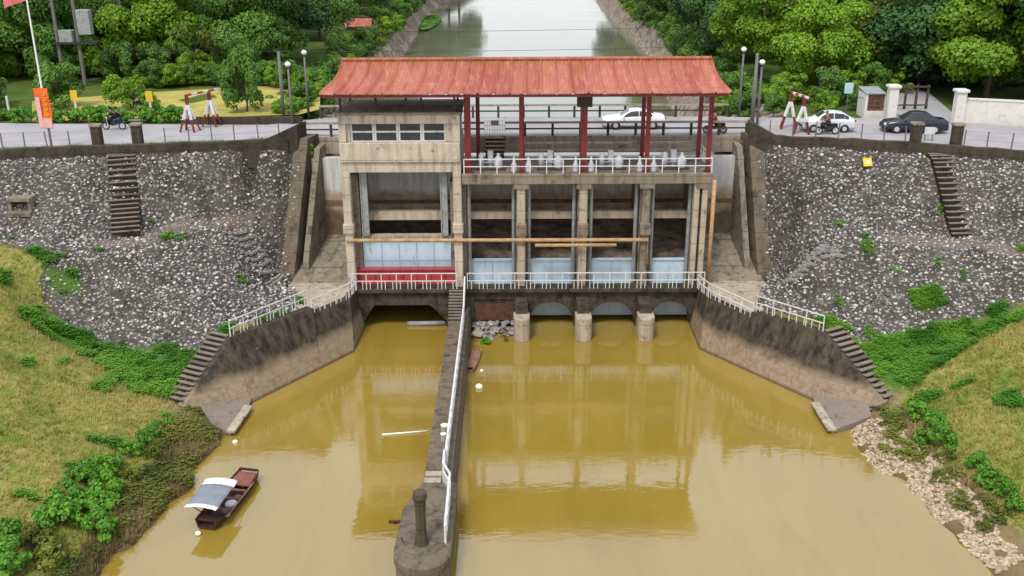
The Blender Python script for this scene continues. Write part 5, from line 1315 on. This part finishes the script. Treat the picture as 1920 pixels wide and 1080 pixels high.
def person(label, loc, rz, pose, top, legs, head, group=None):
    t = thing('person', label, 'person', (0, 0, 0), group)
    if pose == 'ride':
        J = {'pelvis':((-.12,0,.86),(.13,.16)),'waist':((-.08,0,1.02),(.11,.14)),'chest':((.0,0,1.24),(.12,.17)),'neck':((.05,0,1.42),.05),'jaw':((.09,0,1.52),.075),'crown':((.09,0,1.64),.09)}
        for s_, y in (('l',1),('r',-1)):
            J.update({'sh'+s_:((.01,y*.17,1.36),.062),'el'+s_:((.16,y*.27,1.12),.046),'wr'+s_:((.40,y*.29,1.08),.032),'pa'+s_:((.47,y*.29,1.08),.036),
                      'hip'+s_:((-.08,y*.1,.84),.09),'kn'+s_:((.32,y*.2,.76),.062),'an'+s_:((.2,y*.18,.38),.042),'to'+s_:((.36,y*.18,.33),.038)})
            for q in range(4): J['f%d%s'%(q,s_)] = ((.53,y*(.262+.018*q),1.045+.004*(q%2)),.009)
            J['th'+s_] = ((.49,y*.245,1.05),.009)
    else:
        J = {'pelvis':((0,0,.92),(.11,.15)),'waist':((0,0,1.08),(.10,.13)),'chest':((0,0,1.28),(.11,.16)),'neck':((.01,0,1.46),.05),'jaw':((.03,0,1.55),.07),'crown':((.02,0,1.66),.085)}
        for s_, y in (('l',1),('r',-1)):
            J.update({'sh'+s_:((0,y*.17,1.40),.06),'el'+s_:((-.02,y*.24,1.13),.044),'wr'+s_:((.08,y*.24,.9),.032),'pa'+s_:((.1,y*.24,.83),.036),
                      'hip'+s_:((0,y*.09,.88),.085),'kn'+s_:((.02,y*.11,.49),.058),'an'+s_:((-.01,y*.12,.09),.042),'to'+s_:((.15,y*.13,.04),.038)})
            for q in range(4): J['f%d%s'%(q,s_)] = ((.125-.012*q,y*(.245),.755+.006*q),.009)
            J['th'+s_] = ((.14,y*.235,.80),.009)
    E = [('pelvis','waist'),('waist','chest'),('chest','neck'),('neck','jaw'),('jaw','crown')]
    for s_ in 'lr':
        E += [('chest','sh'+s_),('sh'+s_,'el'+s_),('el'+s_,'wr'+s_),('wr'+s_,'pa'+s_),('pelvis','hip'+s_),('hip'+s_,'kn'+s_),('kn'+s_,'an'+s_),('an'+s_,'to'+s_),('pa'+s_,'th'+s_)]+[('pa'+s_,'f%d%s'%(q,s_)) for q in range(4)]
    skin('body', J, E, M['skin'], t)
    gr = lambda r, k: tuple(x+k for x in r) if isinstance(r, tuple) else r+k
    tk = ['waist','pelvis','chest','shl','shr','ell','elr','wrl','wrr']; skin('jacket', {k: (J[k][0], gr(J[k][1], .022)) for k in tk}, [('waist','pelvis'),('waist','chest'),('chest','shl'),('chest','shr'),('shl','ell'),('shr','elr'),('ell','wrl'),('elr','wrr')], top, t)
    lk = ['pelvis','hipl','hipr','knl','knr','anl','anr']; skin('trousers', {k: (J[k][0], gr(J[k][1], .02)) for k in lk}, [('pelvis','hipl'),('pelvis','hipr'),('hipl','knl'),('hipr','knr'),('knl','anl'),('knr','anr')], legs, t)
    h = J['crown'][0]; m = MB(); m.ball((h[0]-.01, 0, h[2]+.01), .125, 8, (1.05,.92,.9)); m.build('helmet' if pose == 'ride' else 'hair', head, t, True, True)
    m = MB(); 
    for y in (-.03, .03): m.ball((h[0]+.105, y, h[2]-.055), .011, 4)
    m.ball((h[0]+.115, 0, h[2]-.085), .016, 4, (1.2,.8,1.2)); m.build('face', M['skin'], t, True, True)
    t.location = loc; t.rotation_euler = (0, 0, rz); return t
def motorbike(label, loc, rz, shield):
    t = thing('motorbike', label, 'motorbike', (0, 0, 0), 'motorbikes')
    for x in (-.62, .62):
        m = MB(); rg = []
        for i in range(20):
            a = 2*math.pi*i/20; rg.append([(x+(.25+.045*math.cos(b))*math.cos(a), .045*math.sin(b), .29+(.25+.045*math.cos(b))*math.sin(a)) for b in [2*math.pi*q/8 for q in range(8)]])
        rg.append(rg[0]); m.loft(rg); wo_ = m.build('wheel', M['tyre'], t, True, True)
        m = MB(); m.loft([[(x+.2*math.cos(a), y, .29+.2*math.sin(a)) for a in [2*math.pi*i/14 for i in range(14)]] for y in (-.02,.02)], True, True); m.build('rim', M['rim'], wo_, False, True)
    m = MB(); m.tube([(.62,0,.29),(.5,0,.62),(.42,0,.95)], .05, 6, .035); m.build('fork', M['dark'], t, False, True)
    m = MB(); m.loft([[(-.75,-.05,.62),(-.75,.05,.62),(-.75,.05,.72),(-.75,-.05,.72)],[(-.3,-.12,.42),(-.3,.12,.42),(-.3,.13,.72),(-.3,-.13,.72)],[(.1,-.1,.3),(.1,.1,.3),(.1,.11,.55),(.1,-.11,.55)],[(.4,-.06,.5),(.4,.06,.5),(.4,.06,.66),(.4,-.06,.66)]], True, True); m.build('body', M['dark'], t, False, True)
    m = MB(); m.loft([[(.36,-.16,.42),(.36,.16,.42),(.40,.16,.42),(.40,-.16,.42)],[(.44,-.2,.75),(.44,.2,.75),(.5,.14,.75),(.5,-.14,.75)],[(.40,-.11,1.0),(.40,.11,1.0),(.48,.08,1.0),(.48,-.08,1.0)]], True, True); m.build('front_shield', shield, t, False, True)
    m = MB(); m.bbox(-.72, .06, -.13, .13, .70, .80, .04); m.build('seat', M['cblack'], t, False, True)
    m = MB(); m.tube([(.40,-.33,1.04),(.43,-.12,1.03),(.43,.12,1.03),(.40,.33,1.04)], .018, 6); m.build('handlebar', M['dark'], t, False, True)
    m = MB(); m.ball((.5,0,.92), .07, 6); m.build('headlight', M['light'], t, True, True)
    t.location = loc; t.rotation_euler = (0, 0, rz); return t
def ride(px, py, rz, lb, shield, riders):
    x, y, z = gp(px, py); motorbike(lb, (x, y, z), rz, shield); d = Vector((math.cos(rz), math.sin(rz), 0))
    for k, (l, a, b, h) in enumerate(riders): person(l, (x-d.x*.45*k+d.x*.05, y-d.y*.45*k+d.y*.05, z+.0), rz, 'ride', a, b, h, 'riders')
ride(215, 243, R(180), 'pale blue motorbike carrying two riders on the left road', M['bluesign'], [('person in dark clothes steering the pale blue motorbike on the left road', M['cblack'], M['cblack'], M['cblack']), ('person in dark clothes sitting behind the driver of the pale blue motorbike', M['cblack'], M['cblue'], M['cblack'])])
ride(1550, 252, R(183), 'dark motorbike in front of the small silver white car', M['dark'], [('person in tan jacket riding the dark motorbike by the silver white car', M['cbrown'], M['cblack'], M['cbrown'])])
ride(1340, 250, R(178), 'red fronted motorbike at the right end of the bridge', M['tail'], [('person in a reddish jacket riding at the right end of the bridge', plain('reddish_cloth', (.28,.10,.09), .9, .3, .2), M['cblack'], M['cblack'])])
person('person in dark clothes standing behind the left road under a loose green bush', gp(261, 218, 12.1), R(-90), 'stand', M['cblack'], M['cblue'], M['cblack'])

# ------------------------------------------------------------------ poles, lamps, signs, walls by the road
def lamp(px, py, ptop, label, z=12.0, globe=True, r=.11):
    b = U(px, py, z=z); tp = U(px, ptop, Y=b.y); t = thing('street_lamp' if globe else 'utility_pole', label, 'street lamp' if globe else 'pole', b, 'street lamps' if globe else 'plain poles')
    m = MB(); m.tube([(b.x,b.y,z-.3),(b.x,b.y,tp.z-.15 if globe else tp.z)], r, 10, r*.65); m.build('pole', M['greypost'], t, True)
    if globe:
        m = MB(); m.lathe((b.x,b.y,tp.z-.3), [(.05,0),(.16,.06),(.23,.17),(.23,.24),(.13,.36),(.03,.4)], 14); m.build('globe', M['lamp'], t, True)
        m = MB(); m.lathe((b.x,b.y,tp.z-.42), [(.05,0),(.12,.05),(.12,.115)], 10); m.build('collar', M['dark'], t, True)
    return b, tp
lamp(533, 228, 96, 'plain concrete pole behind the left end of the bridge', globe=False, r=.16)
lamp(549, 237, 118, 'lamp post with a white globe nearest the left end of the bridge')
lamp(579, 218, 96, 'taller lamp post with a white globe behind the left end of the bridge')
lamp(1385, 222, 90, 'lamp post with a white globe at the right end of the red roof')
lamp(1419, 240, 114, 'shorter lamp post with a white globe beside the plain right pole')
lamp(1409, 240, 100, 'plain concrete pole beside the right end of the bridge', globe=False, r=.18)
fb = U(97, 276, z=12.4); ft = 23.2
fg = thing('banner_pole', 'tall pole with a red orange banner and a flag at the left kerb wall', 'banner pole', fb)
m = MB(); m.tube([(fb.x,fb.y,12.0),(fb.x,fb.y,15.2)], .09, 8, .08); m.build('lower_pole', M['greypost'], fg)
m = MB(); m.tube([(fb.x,fb.y,15.2),(fb.x,fb.y,ft)], .075, 8, .05); m.build('upper_pole', M['lamp'], fg)
m = MB(); n_ = 8
m.loft([[(fb.x-.52+.0*i, fb.y-.12-.05*math.sin(i*1.1), 13.75+2.75*i/n_), (fb.x+.42, fb.y-.12-.05*math.cos(i*.9), 13.75+2.75*i/n_), (fb.x+.42, fb.y-.10-.05*math.cos(i*.9), 13.75+2.75*i/n_), (fb.x-.52, fb.y-.10-.05*math.sin(i*1.1), 13.75+2.75*i/n_)] for i in range(n_+1)], True, True)
ban = m.build('banner', M['orange'], fg)
m = MB(); m.box(fb.x-.5, fb.x-.2, fb.y-.2, fb.y-.185, 13.8, 15.9); m.box(fb.x-.19, fb.x+.4, fb.y-.2, fb.y-.185, 13.8, 14.45); m.build('pale_band', plain('pale_pink_cloth', (.74,.42,.40), .8, .2, .2), ban)
m = MB()
for i in range(5):
    zc = 14.75+i*.34
    for (ox, oz, w_, h_) in ((-.02,.1,.2,.035),(.0,-.08,.24,.035),(.02,0,.04,.24),(.12,.02,.035,.16)): m.box(fb.x+.12+ox-w_/2, fb.x+.12+ox+w_/2, fb.y-.2, fb.y-.187, zc+oz-h_/2, zc+oz+h_/2)
m.build('lettering', M['yel'], ban)
m = MB(); m.loft([[(fb.x-.05-1.5*u, fb.y+.12*math.sin(u*6), 23.15-.9*u*.3), (fb.x-.05-1.5*u, fb.y+.12*math.sin(u*6)+.02, 23.15-.9*u*.3), (fb.x-.05-1.5*u, fb.y+.12*math.sin(u*6)+.02, 22.25-.9*u*.55), (fb.x-.05-1.5*u, fb.y+.12*math.sin(u*6), 22.25-.9*u*.55)] for u in [i/8 for i in range(9)]], True, True); m.build('flag', plain('pink_red_flag', (.62,.16,.18), .8, .2, .2), fg)
up = thing('utility_pole', 'twin utility poles carrying a transformer platform and a white cabinet', 'utility pole', (-42.4, 98, 12))
for x, h in ((-43.9,15), (-41.9,15)):
    m = MB(); m.tube([(x,98,12),(x,98,12+h)], .2, 10, .13); m.build('pole', M['greypost'], up)
m = MB(); m.box(-44.2, -40.0, 97.5, 98.6, 16.0, 16.2); m.build('platform', M['dark'], up)
m = MB(); m.bbox(-41.65, -40.4, 97.6, 98.4, 16.9, 19.2, .05); m.build('cabinet', M['guide'], up)
m = MB(); m.bbox(-43.6, -42.3, 97.6, 98.4, 16.205, 17.3, .05); m.build('transformer', M['guide'], up)
up = thing('utility_pole', 'single utility pole with two cross arms and a small grey box', 'utility pole', (-41.2, 108, 12))
m = MB(); m.tube([(-41.2,108,12),(-41.2,108,21.2)], .17, 10, .1); m.build('pole', M['greypost'], up)
for z in (18.0, 20.6):
    m = MB(); m.box(-42.2, -40.2, 107.86, 107.98, z, z+.1); m.build('cross_arm', M['dark'], up)
    m = MB()
    for i in range(4): m.lathe((-42.05+i*.57, 107.92, z+.1), [(.07,0),(.1,.08),(.05,.2)], 8)
    m.build('insulators', M['lamp'], up)
m = MB(); m.bbox(-40.95, -40.35, 107.7, 108.1, 13.9, 15.4, .04); m.build('box', M['wwall'], up)
def cable(pts, sag, label, r=.02):
    a, b = Vector(pts[0]), Vector(pts[1]); m = MB(); m.tube([a.lerp(b, i/20)-Vector((0,0,sag*4*(i/20)*(1-i/20))) for i in range(21)], r, 5); tag(m.build('power_cable', M['dark'], None), label, 'cable', 'power cables')
za = U(960,60,Y=108).z; zb_ = U(960,96,Y=98).z
cable([(-41.2,108,za+.5),(33,112,za+.5)], .6, 'thin cable crossing the canal, the one farther from the red roof')
cable([(-41.9,98,zb_+.5),(30,100,zb_+.5)], .6, 'thin cable crossing the canal just above the red roof')
p1 = U(1385,118,Y=79.5); p2 = U(1409,138,Y=76); p3 = U(1640,186,Y=80)
cable([p1, p2], .25, 'short slack cable between the two right poles', .04); cable([p2, p3], .3, 'cable from the plain right pole to the lattice kiosk', .025)
def marker(px, py, label, white=False):
    x, y, z = gp(px, py, 12.1); t = thing('road_marker', label, 'marker post', (x, y, z), 'road markers')
    m = MB(); m.box(x-.07, x+.07, y-.07, y+.07, z-.2, z+1.5); m.build('post', M['white'], t)
    if not white:
        m = MB(); m.box(x-.28, x+.28, y-.1, y-.072, z+1.25, z+2.1); m.build('plate', M['yel'], t)
marker(145, 217, 'yellow plate on a white post behind the left road, the one nearer the banner pole'); marker(285, 219, 'yellow plate on a white post behind the left road, the one before the yellow field')
marker(18, 214, 'plain white post at the left edge behind the road', True)
def barrier(label, A, Bt, ext):
    t = thing('height_barrier', label, 'barrier', A, 'road barriers')
    tops = []
    for P in (A, Bt):
        P = Vector(P); hx = P+Vector((0,0,2.15))
        for ang in (.6, 2.2, 3.75, 5.3):
            f = P+Vector((math.cos(ang)*.8, math.sin(ang)*.6, 0)); mid = lerp(f, hx, .42)
            lo = MB(); lo.bar(f, mid, .12, .12); lo.build('leg_foot', M['red'], t); hi = MB(); hi.bar(mid, lerp(f, hx, .93), .16, .16); hi.build('leg', M['white'], t)
        m = MB(); m.box(hx.x-.11, hx.x+.11, hx.y-.11, hx.y+.11, hx.z-.15, hx.z+.6); m.build('head', M['red'], t); tops.append(hx+Vector((0,0,.55)))
    a, b = tops; d = (b-a); a = a-d*ext[0]; b = b+d*ext[1]; n = 6
    for i in range(n):
        m = MB(); m.bar(a.lerp(b, i/n), a.lerp(b, (i+.985)/n), .15, .15); m.build('beam_band', M['white' if i % 2 else 'redbeam'], t)
barrier('pair of white and red trestles holding a striped height bar on the left road', gp(357,246), gp(398,236), (.05, .5))
barrier('white and red trestles holding a striped height bar beside the silver white car', gp(1478,240), gp(1502,250), (.05, .25))
lw2 = thing('roadside_wall', 'low dark wall at the far edge of the left road before the yellow field', 'wall', (-21, 77.3, 12))
m = MB(); m.box(-25.5, -16.4, 77.0, 77.35, 11.8, 12.72); m.build('wall', M['kerb'], lw2)
# white boundary wall and driveway
bw = thing('boundary_wall', 'white washed boundary wall at the right edge behind the road', 'wall', (37, 76, 12))
a = Vector(gp(1803,233,12.05)); b = Vector(gp(1990,243,12.05)); m = MB(); m.bar(a+Vector((0,0,.95)), b+Vector((0,0,.95)), .22, 1.95); m.build('wall', M['wwall'], bw)
m = MB(); m.bar(a+Vector((0,0,1.985)), b+Vector((0,0,1.985)), .34, .12); m.build('coping', M['wwall'], bw)
for px, py, l in ((1668,224,'white gate pillar beside the brown lattice kiosk'),(1793,234,'white gate pillar at the end of the white boundary wall')):
    x, y, z = gp(px, py, 12.05); t = thing('driveway_pillar', l, 'pillar', (x, y, z), 'driveway pillars')
    m = MB(); m.bbox(x-.36, x+.36, y-.36, y+.36, 12, 14.6, .03); m.build('shaft', M['wwall'], t); m = MB(); m.bbox(x-.48, x+.48, y-.48, y+.48, 14.602, 14.8, .04); m.build('cap', M['wwall'], t)
x, y, z = gp(1641,222,12.05); ks = thing('kiosk', 'small kiosk with a brown lattice front beside the white gate pillar', 'kiosk', (x, y, z))
m = MB(); m.box(x-.95, x+.75, y, y+1.8, 12, 12.65); m.box(x-.95, x-.75, y, y+1.8, 12.65, 14.0); m.box(x+.6, x+.75, y, y+1.8, 12.65, 14.0); m.box(x-.745, x+.595, y+1.6, y+1.8, 12.65, 14.0); m.build('wall', M['wwall'], ks)
m = MB()
for i in range(7): m.box(x-.74+i*.2, x-.68+i*.2, y+.02, y+.07, 12.655, 13.9)
for z_ in (12.66, 13.0, 13.4, 13.8): m.box(x-.745, x+.595, y+.072, y+.11, z_, z_+.07)
m.build('lattice', M['brownlat'], ks)
m = MB(); m.loft([[(x-.98,y-.12,14.0),(x+.62,y-.12,14.0),(x+.62,y-.12,14.06),(x-.98,y-.12,14.06)],[(x-.98,y+1.9,14.25),(x+.62,y+1.9,14.25),(x+.62,y+1.9,14.31),(x-.98,y+1.9,14.31)]], True, True); m.build('roof', M['guide'], ks)
x, y, z = gp(1586,212,12.05); sg_ = thing('road_sign', 'pale blue square sign on a thin post left of the kiosk', 'sign', (x, y, z))
m = MB(); m.tube([(x,y,12),(x,y,14.6)], .04, 6); m.build('post', M['greypost'], sg_); m = MB(); m.obox((x,y-.06,14.1), .72, .04, .85, .1); m.build('plate', M['bluesign'], sg_)
x, y, z = gp(1741,262,12.3); wb = thing('white_board', 'small white board on the kerb wall below the dark car', 'board', (x, y, z))
m = MB(); m.box(x-.36, x+.36, y-.03, y+.03, 12.7, 13.2); m.build('panel', M['white'], wb); m = MB(); m.box(x-.3, x-.24, y+.031, y+.08, 12.2, 13.1); m.box(x+.24, x+.3, y+.031, y+.08, 12.2, 13.1); m.build('legs', M['greypost'], wb)
gh = thing('garden_gate', 'rusty open frame gate posts across the driveway behind the dark car', 'gate', (33.6, 81.5, 12.1))
m = MB()
for x in (31.9, 32.6, 33.5, 34.4): m.box(x, x+.16, 82, 82.16, 12, 14.2)
m.box(31.9, 34.56, 81.9, 81.998, 12.5, 12.62); m.box(31.9, 34.56, 81.9, 81.998, 14.0, 14.14); m.build('frame', M['bark'], gh)
# red roofed hut on the left bank, lily patch on the canal
hx, hy = -22.4, 150; ht = thing('hut', 'small hut with a red roof among the trees on the left canal bank', 'hut', (hx, hy, 10.5))
m = MB(); m.box(hx-1.6, hx+1.6, hy-1.4, hy+1.4, 9.5, 12.6); m.build('wall', M['pale'], ht)
m = MB(); m.loft([[(hx-2,hy-1.9,12.5),(hx+2,hy-1.9,12.5),(hx+2,hy-1.9,12.58),(hx-2,hy-1.9,12.58)],[(hx-2,hy,13.5),(hx+2,hy,13.5),(hx+2,hy,13.58),(hx-2,hy,13.58)],[(hx-2,hy+1.9,12.5),(hx+2,hy+1.9,12.5),(hx+2,hy+1.9,12.58),(hx-2,hy+1.9,12.58)]], True, True); m.build('roof', M['roof'], ht)
vs, fs, ti = [], [], []
for i in range(1600):
    a = rng.random()*6.28; r = rng.random()**.5; x = -17.6+r*2.0*math.cos(a); y = 218+r*17*math.sin(a); q = rng.uniform(.3,.7); b = rng.random()*6.28; z = 6.33+rng.random()*.35; n0 = len(vs)
    vs += [(x+q*math.cos(b+k*1.571), y+q*1.4*math.sin(b+k*1.571), z+rng.uniform(0,.15)) for k in range(4)]; fs.append((n0,n0+1,n0+2,n0+3)); ti.append(rng.random())
mesh_stuff('floating_weeds', vs, fs, [M['leaf_lush']], ti, label='bright green floating weeds along the left side of the canal')
